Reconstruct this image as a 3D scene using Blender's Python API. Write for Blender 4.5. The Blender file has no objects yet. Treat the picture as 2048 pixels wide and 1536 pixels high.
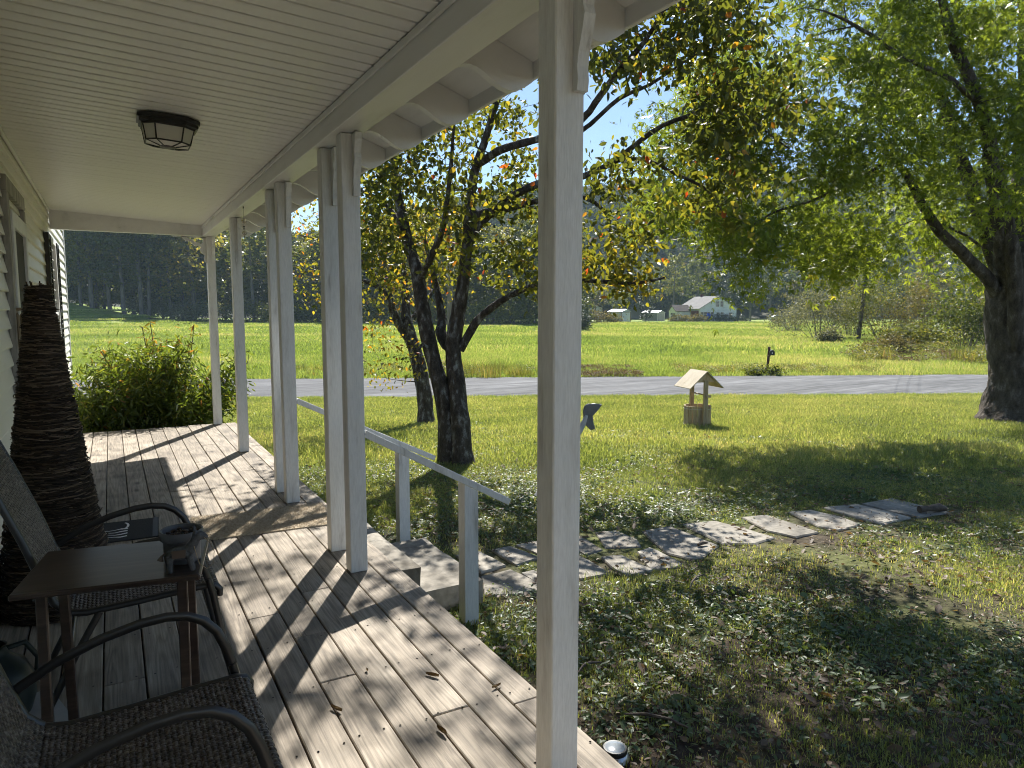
import bpy, bmesh, math, random
import numpy as np
from mathutils import Vector, Matrix, noise as mnoise

# ------------------------------------------------------------------ camera, sky, sun, exposure
SC = bpy.context.scene
COL = SC.collection
FPX, CAMH = 1420.0, 1.42                      # focal length in photo pixels (2048 wide), eye above the deck
PITCH = math.atan(146 / FPX)
YAW = math.radians(29.4)                      # the view turned from the porch's long axis (+Y) towards the yard (+X)
SUN_AZ, SUN_EL = math.radians(30.4), math.radians(45.0)

cam_d = bpy.data.cameras.new('camera')
cam_d.sensor_fit = 'HORIZONTAL'; cam_d.sensor_width = 36.0
cam_d.lens = 36.0 * FPX / 2048.0
cam_d.clip_start = 0.05; cam_d.clip_end = 5000.0
cam = bpy.data.objects.new('camera', cam_d)
cam.location = (0, 0, CAMH)
cam.rotation_euler = (math.pi / 2 - PITCH, 0, -YAW)
COL.objects.link(cam); SC.camera = cam

world = bpy.data.worlds.new('World'); SC.world = world; world.use_nodes = True
wn = world.node_tree
sky = wn.nodes.new('ShaderNodeTexSky'); sky.sky_type = 'NISHITA'; sky.sun_disc = False
sky.sun_elevation = SUN_EL; sky.sun_rotation = SUN_AZ
sky.air_density = 1.0; sky.dust_density = 0.15; sky.ozone_density = 3.0; sky.altitude = 300
bg = wn.nodes['Background']; bg.inputs['Strength'].default_value = 0.068
wn.links.new(sky.outputs['Color'], bg.inputs['Color'])

sun_d = bpy.data.lights.new('sun', 'SUN'); sun_d.energy = 5.0; sun_d.angle = math.radians(0.55)
sun_d.color = (1.0, 0.965, 0.90)
sun = bpy.data.objects.new('sun', sun_d)
sun.rotation_euler = (math.pi / 2 - SUN_EL, 0, math.pi - SUN_AZ)
COL.objects.link(sun)

vs = SC.view_settings
vs.view_transform = 'Standard'; vs.look = 'None'; vs.gamma = 1.0; vs.use_curve_mapping = False
vs.exposure = 1.16
cy = SC.cycles
cy.max_bounces = 5; cy.diffuse_bounces = 3; cy.glossy_bounces = 2; cy.transmission_bounces = 4
cy.use_adaptive_sampling = True; cy.adaptive_threshold = .03
cy.transparent_max_bounces = 8; cy.volume_bounces = 1
cy.sample_clamp_indirect = 6.0; cy.use_denoising = True
cy.pixel_filter_type = 'BLACKMAN_HARRIS'; cy.filter_width = 1.05
cy.caustics_reflective = False; cy.caustics_refractive = False

# ------------------------------------------------------------------ pixels to places
FW = Vector((math.sin(YAW) * math.cos(PITCH), math.cos(YAW) * math.cos(PITCH), -math.sin(PITCH)))
RT = Vector((math.cos(YAW), -math.sin(YAW), 0.0)); UP = RT.cross(FW)
EYE = Vector((0, 0, CAMH))
US, UT = (math.sin(YAW), math.cos(YAW)), (math.cos(YAW), -math.sin(YAW))   # level forward / right
def ray(x, y): return FW + RT * ((x - 1024) / FPX) - UP * ((y - 768) / FPX)
def at_depth(x, y, d): return EYE + ray(x, y) * d
def on_z(x, y, z):
    d = ray(x, y); return EYE + d * ((z - CAMH) / d.z)
def on_x(x, y, X):
    d = ray(x, y); return EYE + d * (X / d.x)
def on_y(x, y, Y):
    d = ray(x, y); return EYE + d * (Y / d.y)
def st(x, y): return x * US[0] + y * US[1], x * UT[0] + y * UT[1]
def xy(s, t): return s * US[0] + t * UT[0], s * US[1] + t * UT[1]
def sstep(a, b, v):
    u = min(1.0, max(0.0, (v - a) / (b - a))); return u * u * (3 - 2 * u)
GS = [-60, 3, 5.5, 9.3, 12.8, 14.7, 20.6, 21.4, 28.4, 30.5, 60, 140, 230, 2000]
GZ = [-.40, -.42, -.50, -.58, -.74, -.86, -1.19, -1.2, -1.2, -1.26, -1.22, -1.2, -1.2, -1.2]
def ground_z(x, y):
    s, t = st(x, y); s1 = s - 0.045 * max(-60, min(60, t))
    z = float(np.interp(s1, GS, GZ))
    r = sstep(140, 195, y) * (4.6 * sstep(16, -12, x) + 9 * sstep(-8, -70, x))
    z += r
    if s > 5 and not (20.2 < s1 < 31):
        z += 0.035 * mnoise.noise((x * .25, y * .25, 0)) * min(1, (s - 5) / 5)
    return z
def on_ground(x, y):
    z = -0.6
    for _ in range(25):
        p = on_z(x, y, z); z = 0.5 * z + 0.5 * min(ground_z(p.x, p.y), 1.2)
    p = on_z(x, y, z); p.z = ground_z(p.x, p.y); return p

# ------------------------------------------------------------------ tags and builders
def tag(o, label=None, cat=None, group=None, kind=None):
    if label: o['label'] = label
    if cat: o['category'] = cat
    if group: o['group'] = group
    if kind: o['kind'] = kind
    return o
def thing(name, label, cat, loc=(0, 0, 0), rotz=0.0, group=None):
    o = bpy.data.objects.new(name, None); o.empty_display_size = 0.1
    o.location = loc; o.rotation_euler = (0, 0, rotz); COL.objects.link(o)
    return tag(o, label, cat, group)
def link(name, me, mat=None, parent=None, loc=None, rot=None):
    o = bpy.data.objects.new(name, me); COL.objects.link(o)
    if mat is not None and len(me.materials) == 0: me.materials.append(mat)
    if parent is not None: o.parent = parent
    if loc is not None: o.location = loc
    if rot is not None: o.rotation_euler = rot
    return o
def copy_tree(o, parent=None):
    c = o.copy(); COL.objects.link(c); c.parent = parent
    for ch in list(o.children): copy_tree(ch, c)
    return c

_BOXF = None
class B:
    """collects shapes into one mesh"""
    def __init__(s, off=(0, 0, 0)): s.v = []; s.f = []; s.off = Vector(off); s.smooth = False
    def add(s, vs_, fs, M=None):
        n = len(s.v)
        for p in vs_:
            p = Vector(p)
            if M is not None: p = M @ p
            s.v.append(p - s.off)
        s.f += [tuple(i + n for i in f) for f in fs]; return s
    def box(s, c, d, b=0.0, M=None, rot=None):
        hx, hy, hz = d[0] / 2, d[1] / 2, d[2] / 2
        T = Matrix.Translation(c)
        if rot is not None: T = T @ rot.to_4x4()
        if M is not None: T = M @ T
        if b <= 0:
            vv = [(sx * hx, sy * hy, sz * hz) for sz in (-1, 1) for sy in (-1, 1) for sx in (-1, 1)]
            return s.add(vv, [(0, 2, 3, 1), (4, 5, 7, 6), (0, 1, 5, 4), (2, 6, 7, 3), (0, 4, 6, 2), (1, 3, 7, 5)], T)
        b = min(b, hx * .9, hy * .9, hz * .9)
        vv = []; idx = {}
        for sx in (-1, 1):
            for sy in (-1, 1):
                for sz in (-1, 1):
                    for a in range(3):
                        q = [sx * hx, sy * hy, sz * hz]
                        for k in range(3):
                            if k != a: q[k] -= (sx, sy, sz)[k] * b
                        idx[(sx, sy, sz, a)] = len(vv); vv.append(q)
        F = []
        for a in range(3):
            k1, k2 = [k for k in range(3) if k != a]
            for sg in (-1, 1):
                q = []
                for u, w in ((-1, -1), (1, -1), (1, 1), (-1, 1)):
                    c3 = [0, 0, 0]; c3[a] = sg; c3[k1] = u; c3[k2] = w
                    q.append(idx[(*c3, a)])
                F.append(q)
            for u in (-1, 1):
                for w in (-1, 1):
                    p, q = [0, 0, 0], [0, 0, 0]
                    p[a] = -1; q[a] = 1; p[k1] = q[k1] = u; p[k2] = q[k2] = w
                    F.append([idx[(*p, k1)], idx[(*q, k1)], idx[(*q, k2)], idx[(*p, k2)]])
        for sx in (-1, 1):
            for sy in (-1, 1):
                for sz in (-1, 1): F.append([idx[(sx, sy, sz, a)] for a in range(3)])
        return s.add(vv, F, T)
    def span(s, x0, x1, y0, y1, z0, z1, b=0.0, M=None):
        return s.box(((x0 + x1) / 2, (y0 + y1) / 2, (z0 + z1) / 2), (abs(x1 - x0), abs(y1 - y0), abs(z1 - z0)), b, M)
    def beam(s, p, q, w, h, b=0.0, up=(0, 0, 1)):
        p, q = Vector(p), Vector(q); d = (q - p); L = d.length; d.normalize()
        u = Vector(up); sd = d.cross(u)
        if sd.length < 1e-4: sd = Vector((1, 0, 0))
        sd.normalize(); uu = sd.cross(d)
        R = Matrix((sd, d, uu)).transposed()
        return s.box((p + q) / 2, (w, L, h), b, rot=R)
    def tube(s, pts, rad, sides=8, cap=True, flat=1.0, up=None):
        pts = [Vector(p) for p in pts]; n = len(pts)
        if not hasattr(rad, '__len__'): rad = [rad] * n
        vv, ff = [], []
        ref = Vector(up) if up else None; prev = None
        for i in range(n):
            d = pts[min(i + 1, n - 1)] - pts[max(i - 1, 0)]
            if d.length < 1e-9: d = Vector((0, 0, 1))
            d.normalize()
            if ref is not None: a = d.cross(ref)
            elif prev is None:
                a = d.cross(Vector((0, 0, 1)) if abs(d.z) < .9 else Vector((1, 0, 0)))
            else: a = prev - d * prev.dot(d)
            if a.length < 1e-6: a = d.orthogonal()
            a.normalize(); prev = a; b2 = d.cross(a)
            for k in range(sides):
                th = 2 * math.pi * k / sides
                vv.append(pts[i] + a * (math.cos(th) * rad[i]) + b2 * (math.sin(th) * rad[i] * flat))
        for i in range(n - 1):
            for k in range(sides):
                k2 = (k + 1) % sides
                ff.append((i * sides + k, i * sides + k2, (i + 1) * sides + k2, (i + 1) * sides + k))
        if cap:
            ff.append(tuple(range(sides))[::-1]); ff.append(tuple(range((n - 1) * sides, n * sides)))
        return s.add(vv, ff)
    def lathe(s, prof, seg=20, M=None, a0=0.0):
        vv, ff = [], []; n = len(prof)
        for k in range(seg):
            th = a0 + 2 * math.pi * k / seg
            for r, z in prof: vv.append((r * math.cos(th), r * math.sin(th), z))
        for k in range(seg):
            k2 = (k + 1) % seg
            for i in range(n - 1):
                ff.append((k * n + i, k2 * n + i, k2 * n + i + 1, k * n + i + 1))
        if prof[0][0] > 1e-6: ff.append(tuple(k * n for k in range(seg))[::-1])
        if prof[-1][0] > 1e-6: ff.append(tuple(k * n + n - 1 for k in range(seg)))
        return s.add(vv, ff, M)
    def prism(s, poly, O, U, V, t):
        """a flat outline (list of u,v) at O along U,V given thickness t along U x V"""
        O, U, V = Vector(O), Vector(U), Vector(V); W = U.cross(V); W.normalize()
        n = len(poly)
        vv = [O + U * a + V * b for a, b in poly] + [O + U * a + V * b + W * t for a, b in poly]
        ff = [tuple(range(n))[::-1], tuple(range(n, 2 * n))]
        ff += [(i, (i + 1) % n, n + (i + 1) % n, n + i) for i in range(n)]
        return s.add(vv, ff)
    def mesh(s, name='m', smooth=False):
        me = bpy.data.meshes.new(name)
        me.from_pydata([tuple(p) for p in s.v], [], s.f)
        bm = bmesh.new(); bm.from_mesh(me)
        bmesh.ops.remove_doubles(bm, verts=bm.verts, dist=1e-6)
        bmesh.ops.recalc_face_normals(bm, faces=bm.faces)
        bm.to_mesh(me); bm.free()
        if smooth:
            me.polygons.foreach_set('use_smooth', [True] * len(me.polygons))
            try: me.set_sharp_from_angle(angle=math.radians(50))
            except Exception: pass
        return me
    def obj(s, name, mat, parent=None, smooth=False):
        return link(name, s.mesh(name, smooth), mat, parent)

def np_mesh(name, verts, faces, attr=None, smooth=False):
    """numpy verts (N,3), faces (M,k); attr: dict name -> per-vertex floats"""
    verts = np.asarray(verts, dtype=np.float32); faces = np.asarray(faces, dtype=np.int32)
    me = bpy.data.meshes.new(name)
    M, k = faces.shape
    me.vertices.add(len(verts)); me.vertices.foreach_set('co', verts.ravel())
    me.loops.add(M * k); me.loops.foreach_set('vertex_index', faces.ravel())
    me.polygons.add(M); me.polygons.foreach_set('loop_start', np.arange(0, M * k, k, dtype=np.int32))
    me.polygons.foreach_set('loop_total', np.full(M, k, dtype=np.int32))
    if smooth: me.polygons.foreach_set('use_smooth', np.ones(M, dtype=bool))
    for nme, arr in (attr or {}).items():
        a = me.attributes.new(nme, 'FLOAT', 'POINT'); a.data.foreach_set('value', np.asarray(arr, dtype=np.float32))
    me.update(calc_edges=True); me.validate()
    return me

# ------------------------------------------------------------------ materials
def _ramp(nt, stops):
    r = nt.nodes.new('ShaderNodeValToRGB'); e = r.color_ramp.elements
    while len(e) < len(stops): e.new(0.5)
    for i, (p, c) in enumerate(stops): e[i].position = p; e[i].color = (*c, 1)
    return r
def mat(name, stops, scale=4.0, stretch=(1, 1, 1), rough=.6, spec=.4, metal=0.0, bump=0.0, bscale=None,
        detail=5, dist=0.0, rnd=False, fine=0.0, coat=0.0):
    """procedural surface: noise (stretched, per-object offset) into a colour ramp, with fine relief"""
    m = bpy.data.materials.new(name); m.use_nodes = True; nt = m.node_tree; N, L = nt.nodes, nt.links
    p = N['Principled BSDF']
    p.inputs['Roughness'].default_value = rough; p.inputs['Specular IOR Level'].default_value = spec
    p.inputs['Metallic'].default_value = metal; p.inputs['Coat Weight'].default_value = coat
    if isinstance(stops[0], (int, float)): stops = [(0.0, stops), (1.0, tuple(min(1, c * 1.12) for c in stops))]
    elif not isinstance(stops[0][1], (tuple, list)): stops = [(i / (len(stops) - 1), c) for i, c in enumerate(stops)]
    tc = N.new('ShaderNodeTexCoord'); mp = N.new('ShaderNodeMapping')
    mp.inputs['Scale'].default_value = stretch
    if rnd:
        oi = N.new('ShaderNodeObjectInfo'); mul = N.new('ShaderNodeMath'); mul.operation = 'MULTIPLY'; mul.inputs[1].default_value = 37.0
        L.new(oi.outputs['Random'], mul.inputs[0]); ad = N.new('ShaderNodeVectorMath'); ad.operation = 'ADD'
        L.new(tc.outputs['Object'], ad.inputs[0]); L.new(mul.outputs[0], ad.inputs[1]); L.new(ad.outputs[0], mp.inputs['Vector'])
    else: L.new(tc.outputs['Object'], mp.inputs['Vector'])
    nz = N.new('ShaderNodeTexNoise'); nz.inputs['Scale'].default_value = scale; nz.inputs['Detail'].default_value = detail
    nz.inputs['Distortion'].default_value = dist; nz.inputs['Roughness'].default_value = .6
    L.new(mp.outputs[0], nz.inputs['Vector'])
    st_ = [(0.28 + 0.44 * a, c) for a, c in stops]
    r = _ramp(nt, st_); L.new(nz.outputs['Fac'], r.inputs['Fac'])
    colr = r.outputs['Color']
    if fine > 0:
        n2 = N.new('ShaderNodeTexNoise'); n2.inputs['Scale'].default_value = scale * 9; n2.inputs['Detail'].default_value = 4
        L.new(mp.outputs[0], n2.inputs['Vector'])
        mr = N.new('ShaderNodeMapRange'); mr.inputs['To Min'].default_value = 1 - fine; mr.inputs['To Max'].default_value = 1 + fine
        mr.inputs['From Min'].default_value = .25; mr.inputs['From Max'].default_value = .75
        L.new(n2.outputs['Fac'], mr.inputs['Value'])
        mx = N.new('ShaderNodeMix'); mx.data_type = 'RGBA'; mx.blend_type = 'MULTIPLY'; mx.inputs[0].default_value = 1
        L.new(colr, mx.inputs[6]); L.new(mr.outputs[0], mx.inputs[7]); colr = mx.outputs[2]
    if rnd:
        mr = N.new('ShaderNodeMapRange'); mr.inputs['To Min'].default_value = .86; mr.inputs['To Max'].default_value = 1.12
        L.new(oi.outputs['Random'], mr.inputs['Value'])
        mx = N.new('ShaderNodeMix'); mx.data_type = 'RGBA'; mx.blend_type = 'MULTIPLY'; mx.inputs[0].default_value = 1
        L.new(colr, mx.inputs[6]); L.new(mr.outputs[0], mx.inputs[7]); colr = mx.outputs[2]
    L.new(colr, p.inputs['Base Color'])
    if bump > 0:
        b = N.new('ShaderNodeBump'); b.inputs['Strength'].default_value = 1.0; b.inputs['Distance'].default_value = bump
        nb = N.new('ShaderNodeTexNoise'); nb.inputs['Scale'].default_value = bscale or scale * 3; nb.inputs['Detail'].default_value = 6
        L.new(mp.outputs[0], nb.inputs['Vector']); L.new(nb.outputs['Fac'], b.inputs['Height']); L.new(b.outputs[0], p.inputs['Normal'])
    return m
def leaf_mat(name, stops, transl=.5, rough=.45, spec=.5, attr='tint', jitter=.25, tsat=1.0, wn=0.0, wscale=.08):
    """thin leaf: diffuse/gloss in front, light shining through from behind; colour from a per-leaf tint"""
    m = bpy.data.materials.new(name); m.use_nodes = True; nt = m.node_tree; N, L = nt.nodes, nt.links
    p = N['Principled BSDF']; p.inputs['Roughness'].default_value = rough; p.inputs['Specular IOR Level'].default_value = spec
    a = N.new('ShaderNodeAttribute'); a.attribute_name = attr
    oi = N.new('ShaderNodeObjectInfo'); mr = N.new('ShaderNodeMapRange')
    mr.inputs['To Min'].default_value = -jitter; mr.inputs['To Max'].default_value = jitter
    L.new(oi.outputs['Random'], mr.inputs['Value'])
    ad = N.new('ShaderNodeMath'); ad.operation = 'ADD'; ad.use_clamp = True
    L.new(a.outputs['Fac'], ad.inputs[0]); L.new(mr.outputs[0], ad.inputs[1])
    fac = ad.outputs[0]
    if wn > 0:                                                    # drifts of colour over the land
        ge = N.new('ShaderNodeNewGeometry'); nz = N.new('ShaderNodeTexNoise'); nz.inputs['Scale'].default_value = wscale; nz.inputs['Detail'].default_value = 4
        L.new(ge.outputs['Position'], nz.inputs['Vector']); m2 = N.new('ShaderNodeMapRange'); m2.inputs['From Min'].default_value = .3; m2.inputs['From Max'].default_value = .7
        m2.inputs['To Min'].default_value = -wn; m2.inputs['To Max'].default_value = wn; L.new(nz.outputs['Fac'], m2.inputs['Value'])
        a2 = N.new('ShaderNodeMath'); a2.operation = 'ADD'; a2.use_clamp = True; L.new(fac, a2.inputs[0]); L.new(m2.outputs[0], a2.inputs[1]); fac = a2.outputs[0]
    r = _ramp(nt, stops); L.new(fac, r.inputs['Fac']); L.new(r.outputs[0], p.inputs['Base Color'])
    t = N.new('ShaderNodeBsdfTranslucent')
    g = N.new('ShaderNodeMix'); g.data_type = 'RGBA'; g.blend_type = 'MULTIPLY'; g.inputs[0].default_value = 1
    g.inputs[7].default_value = (2.5 * tsat, 2.2 * tsat, .95 * tsat, 1)
    L.new(r.outputs[0], g.inputs[6]); L.new(g.outputs[2], t.inputs['Color'])
    mx = N.new('ShaderNodeMixShader'); mx.inputs[0].default_value = transl
    L.new(p.outputs[0], mx.inputs[1]); L.new(t.outputs[0], mx.inputs[2])
    L.new(mx.outputs[0], N['Material Output'].inputs['Surface'])
    return m

random.seed(7); RNG = np.random.default_rng(11)
MT = {}
MT['paint'] = mat('white_porch_paint', [(0, (.42, .41, .38)), (.16, (.62, .61, .58)), (.4, (.70, .70, .675)), (1, (.76, .755, .735))], scale=3, stretch=(6, 6, .8), rough=.5, bump=.0012, bscale=30, fine=.09, rnd=True)
MT['beam'] = mat('white_beam_paint', [(0, (.50, .49, .46)), (.2, (.68, .675, .65)), (.45, (.75, .745, .72)), (1, (.79, .785, .765))], scale=2, stretch=(3, .5, 3), rough=.4, bump=.001, bscale=14)
MT['vinyl'] = mat('cream_vinyl_ceiling', (.74, .73, .685), scale=1.2, rough=.38, spec=.5)
MT['siding'] = mat('white_vinyl_siding', [(0, (.66, .63, .54)), (.3, (.76, .74, .67)), (1, (.79, .77, .71))], scale=1.4, stretch=(1, .5, 3), rough=.4, bump=.0005, bscale=60)
MT['deck'] = None
MT['black_metal'] = mat('black_painted_metal', (.012, .012, .012), scale=20, rough=.38, spec=.5, bump=.0002)
MT['dark_metal'] = mat('dark_bronze_metal', (.02, .019, .018), scale=20, rough=.32, spec=.6)
MT['concrete'] = mat('weathered_concrete', [(0, (.15, .135, .11)), (.45, (.28, .255, .215)), (1, (.37, .34, .29))], scale=2.5, rough=.95, bump=.0015, bscale=30, fine=.25, rnd=True, spec=.2)
MT['glass_frost'] = mat('frosted_glass', (.55, .54, .48), scale=6, rough=.35, spec=.6)
MT['glass_dark'] = mat('window_glass', (.03, .035, .04), scale=3, rough=.06, spec=.8)

def deck_wood():
    m = bpy.data.materials.new('weathered_deck_wood'); m.use_nodes = True; nt = m.node_tree; N, L = nt.nodes, nt.links
    p = N['Principled BSDF']; p.inputs['Roughness'].default_value = .72; p.inputs['Specular IOR Level'].default_value = .25
    tc = N.new('ShaderNodeTexCoord'); oi = N.new('ShaderNodeObjectInfo')
    mul = N.new('ShaderNodeVectorMath'); mul.operation = 'SCALE'; mul.inputs[0].default_value = (31, 57, 11); L.new(oi.outputs['Random'], mul.inputs['Scale'])
    ad = N.new('ShaderNodeVectorMath'); L.new(tc.outputs['Object'], ad.inputs[0]); L.new(mul.outputs[0], ad.inputs[1])
    mp = N.new('ShaderNodeMapping'); mp.inputs['Scale'].default_value = (9, .55, 9); L.new(ad.outputs[0], mp.inputs['Vector'])
    n1 = N.new('ShaderNodeTexNoise'); n1.inputs['Scale'].default_value = 1.0; n1.inputs['Detail'].default_value = 2; n1.inputs['Distortion'].default_value = .4
    L.new(mp.outputs[0], n1.inputs['Vector'])
    m1 = N.new('ShaderNodeMath'); m1.operation = 'MULTIPLY'; m1.inputs[1].default_value = 11.0; L.new(n1.outputs['Fac'], m1.inputs[0])
    fr = N.new('ShaderNodeMath'); fr.operation = 'FRACT'; L.new(m1.outputs[0], fr.inputs[0])          # growth rings cut lengthwise
    tr = N.new('ShaderNodeMath'); tr.operation = 'PINGPONG'; tr.inputs[1].default_value = .5; L.new(fr.outputs[0], tr.inputs[0])
    mp2 = N.new('ShaderNodeMapping'); mp2.inputs['Scale'].default_value = (70, 2.5, 70); L.new(ad.outputs[0], mp2.inputs['Vector'])
    n2 = N.new('ShaderNodeTexNoise'); n2.inputs['Scale'].default_value = 2.0; n2.inputs['Detail'].default_value = 6; L.new(mp2.outputs[0], n2.inputs['Vector'])
    n3 = N.new('ShaderNodeTexNoise'); n3.inputs['Scale'].default_value = 3.2; n3.inputs['Detail'].default_value = 6; L.new(ad.outputs[0], n3.inputs['Vector'])
    base = _ramp(nt, [(.30, (.20, .168, .132)), (.52, (.325, .275, .215)), (.75, (.40, .345, .275))]); L.new(n3.outputs['Fac'], base.inputs['Fac'])
    def mulc(a, fac, lo, hi, f0=0., f1=1.):
        mr = N.new('ShaderNodeMapRange'); mr.inputs['From Min'].default_value = f0; mr.inputs['From Max'].default_value = f1
        mr.inputs['To Min'].default_value = lo; mr.inputs['To Max'].default_value = hi; L.new(fac, mr.inputs['Value'])
        mx = N.new('ShaderNodeMix'); mx.data_type = 'RGBA'; mx.blend_type = 'MULTIPLY'; mx.inputs[0].default_value = 1
        L.new(a, mx.inputs[6]); L.new(mr.outputs[0], mx.inputs[7]); return mx.outputs[2]
    c = mulc(base.outputs[0], tr.outputs[0], .74, 1.06, 0, .35)
    c = mulc(c, n2.outputs['Fac'], .72, 1.2, .3, .7)
    c = mulc(c, oi.outputs['Random'], .84, 1.12)
    vo = N.new('ShaderNodeTexVoronoi'); vo.inputs['Scale'].default_value = 1.0
    mp3 = N.new('ShaderNodeMapping'); mp3.inputs['Scale'].default_value = (6.5, 2.2, 6.5); L.new(ad.outputs[0], mp3.inputs['Vector']); L.new(mp3.outputs[0], vo.inputs['Vector'])
    c = mulc(c, vo.outputs['Distance'], .42, 1.0, .05, .16)                                           # knots
    L.new(c, p.inputs['Base Color'])
    b = N.new('ShaderNodeBump'); b.inputs['Distance'].default_value = .0012; L.new(n2.outputs['Fac'], b.inputs['Height']); L.new(b.outputs[0], p.inputs['Normal'])
    return m
MT['deck'] = deck_wood()

# ================================================================== THE SETTING
def road_near(t): return 21.6 + .045 * t
def road_far(t): return road_near(t) + 6.4 + .02 * max(-20, min(20, t))

def ground_mesh():
    S = np.concatenate([np.arange(-40, 0, 4.), np.arange(0, 34, .5), np.arange(34, 80, 2.), np.arange(80, 260, 6.), np.arange(260, 1201, 60.)])
    T = np.concatenate([np.arange(-900, -120, 60.), np.arange(-120, -30, 6.), np.arange(-30, 30, .6), np.arange(30, 180, 5.), np.arange(180, 961, 60.)])
    vs_ = []
    for s in S:
        for t in T:
            x, y = xy(s, t); vs_.append((x, y, ground_z(x, y)))
    n = len(T); F = []
    for i in range(len(S) - 1):
        for j in range(n - 1): F.append((i * n + j, i * n + j + 1, (i + 1) * n + j + 1, (i + 1) * n + j))
    return np_mesh('ground', vs_, F, smooth=True)

def ground_mat():
    m = bpy.data.materials.new('turf_and_soil'); m.use_nodes = True; nt = m.node_tree; N, L = nt.nodes, nt.links
    p = N['Principled BSDF']; p.inputs['Roughness'].default_value = .9; p.inputs['Specular IOR Level'].default_value = .15
    tc = N.new('ShaderNodeTexCoord')
    def noise(sc, d=5, v=None):
        n = N.new('ShaderNodeTexNoise'); n.inputs['Scale'].default_value = sc; n.inputs['Detail'].default_value = d
        L.new(v or tc.outputs['Object'], n.inputs['Vector']); return n.outputs['Fac']
    g = _ramp(nt, [(.32, (.05, .058, .02)), (.5, (.085, .10, .03)), (.68, (.13, .14, .045))]); L.new(noise(.9, 6), g.inputs['Fac'])  # lawn base: shade in the gaps between blades is put into this darker colour
    g2 = _ramp(nt, [(.35, (.17, .23, .04)), (.5, (.23, .30, .06)), (.65, (.30, .34, .10))]); L.new(noise(.06, 8), g2.inputs['Fac'])
    soil = _ramp(nt, [(.3, (.035, .025, .018)), (.7, (.095, .07, .05))]); L.new(noise(9, 6), soil.inputs['Fac'])
    # distance out from the porch decides lawn / field and where the soil is bare under the eaves and trees
    sx = N.new('ShaderNodeVectorMath'); sx.operation = 'DOT_PRODUCT'; sx.inputs[1].default_value = (US[0], US[1], 0); L.new(tc.outputs['Object'], sx.inputs[0])
    def rng(v, a, b, lo=0., hi=1.):
        r = N.new('ShaderNodeMapRange'); r.inputs['From Min'].default_value = a; r.inputs['From Max'].default_value = b
        r.inputs['To Min'].default_value = lo; r.inputs['To Max'].default_value = hi; L.new(v, r.inputs['Value']); return r.outputs[0]
    def mix(f, a, b):
        x = N.new('ShaderNodeMix'); x.data_type = 'RGBA'; L.new(f, x.inputs[0]); L.new(a, x.inputs[6]); L.new(b, x.inputs[7]); return x.outputs[2]
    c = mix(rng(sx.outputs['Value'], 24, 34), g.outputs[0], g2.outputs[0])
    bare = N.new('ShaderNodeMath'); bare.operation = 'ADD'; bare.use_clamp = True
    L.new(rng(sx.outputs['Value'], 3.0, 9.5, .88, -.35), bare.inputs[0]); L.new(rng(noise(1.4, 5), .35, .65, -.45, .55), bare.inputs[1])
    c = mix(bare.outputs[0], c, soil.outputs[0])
    L.new(c, p.inputs['Base Color'])
    b = N.new('ShaderNodeBump'); b.inputs['Distance'].default_value = .04; L.new(noise(14, 6), b.inputs['Height']); L.new(b.outputs[0], p.inputs['Normal'])
    return m
MT['ground'] = ground_mat()
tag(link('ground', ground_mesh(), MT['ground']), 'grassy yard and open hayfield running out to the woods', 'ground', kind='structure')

def road_strip(name, f0, f1, dz, m, label, t0=-160, t1=160, step=2.0, jag=0.0):
    vs_, F = [], []; T = np.arange(t0, t1 + .01, step); k = 7
    for i, t in enumerate(T):
        j0 = jag * (mnoise.noise((t * .5, 3, 0)) + .5 * mnoise.noise((t * 2.3, 3, 0))); j1 = jag * (mnoise.noise((t * .5, 9, 0)) + .5 * mnoise.noise((t * 2.3, 9, 0)))
        for q in range(k):
            u = q / (k - 1); s = (f0(t) + j0) * (1 - u) + (f1(t) + j1) * u; x, y = xy(s, t)
            vs_.append((x, y, -1.2 + dz + .05 * math.sin(math.pi * u)))
    for i in range(len(T) - 1):
        for q in range(k - 1): F.append((i * k + q, i * k + q + 1, (i + 1) * k + q + 1, (i + 1) * k + q))
    return tag(link(name, np_mesh(name, vs_, F, smooth=True), m), label, name.split('_')[0], kind='structure')
MT['asphalt'] = mat('worn_grey_asphalt', [(0, (.10, .10, .10)), (.35, (.13, .13, .13)), (.6, (.15, .15, .15)), (1, (.21, .21, .21))], scale=1.0, stretch=(.10, 1.1, 1), rough=.95, bump=.003, bscale=60, fine=.45, spec=.12)
for n_ in MT['asphalt'].node_tree.nodes:
    if n_.type == 'MAPPING': n_.inputs['Rotation'].default_value = (0, 0, YAW - math.atan(.045))     # wear runs along the lanes
MT['gravel'] = mat('pale_gravel_shoulder', [(0, (.12, .11, .09)), (1, (.26, .245, .21))], scale=6, rough=.95, bump=.01, bscale=40, fine=.5, spec=.1)
road_strip('road_shoulder', lambda t: road_near(t) - .30, lambda t: road_far(t) + .45, .004, MT['gravel'], 'thin gravel shoulder along both edges of the road', jag=.45, step=.3, t0=-100, t1=100)
road_strip('road', road_near, road_far, .016, MT['asphalt'], 'grey worn country road crossing beyond the yard', jag=.2, step=.3, t0=-120, t1=120)

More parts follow.
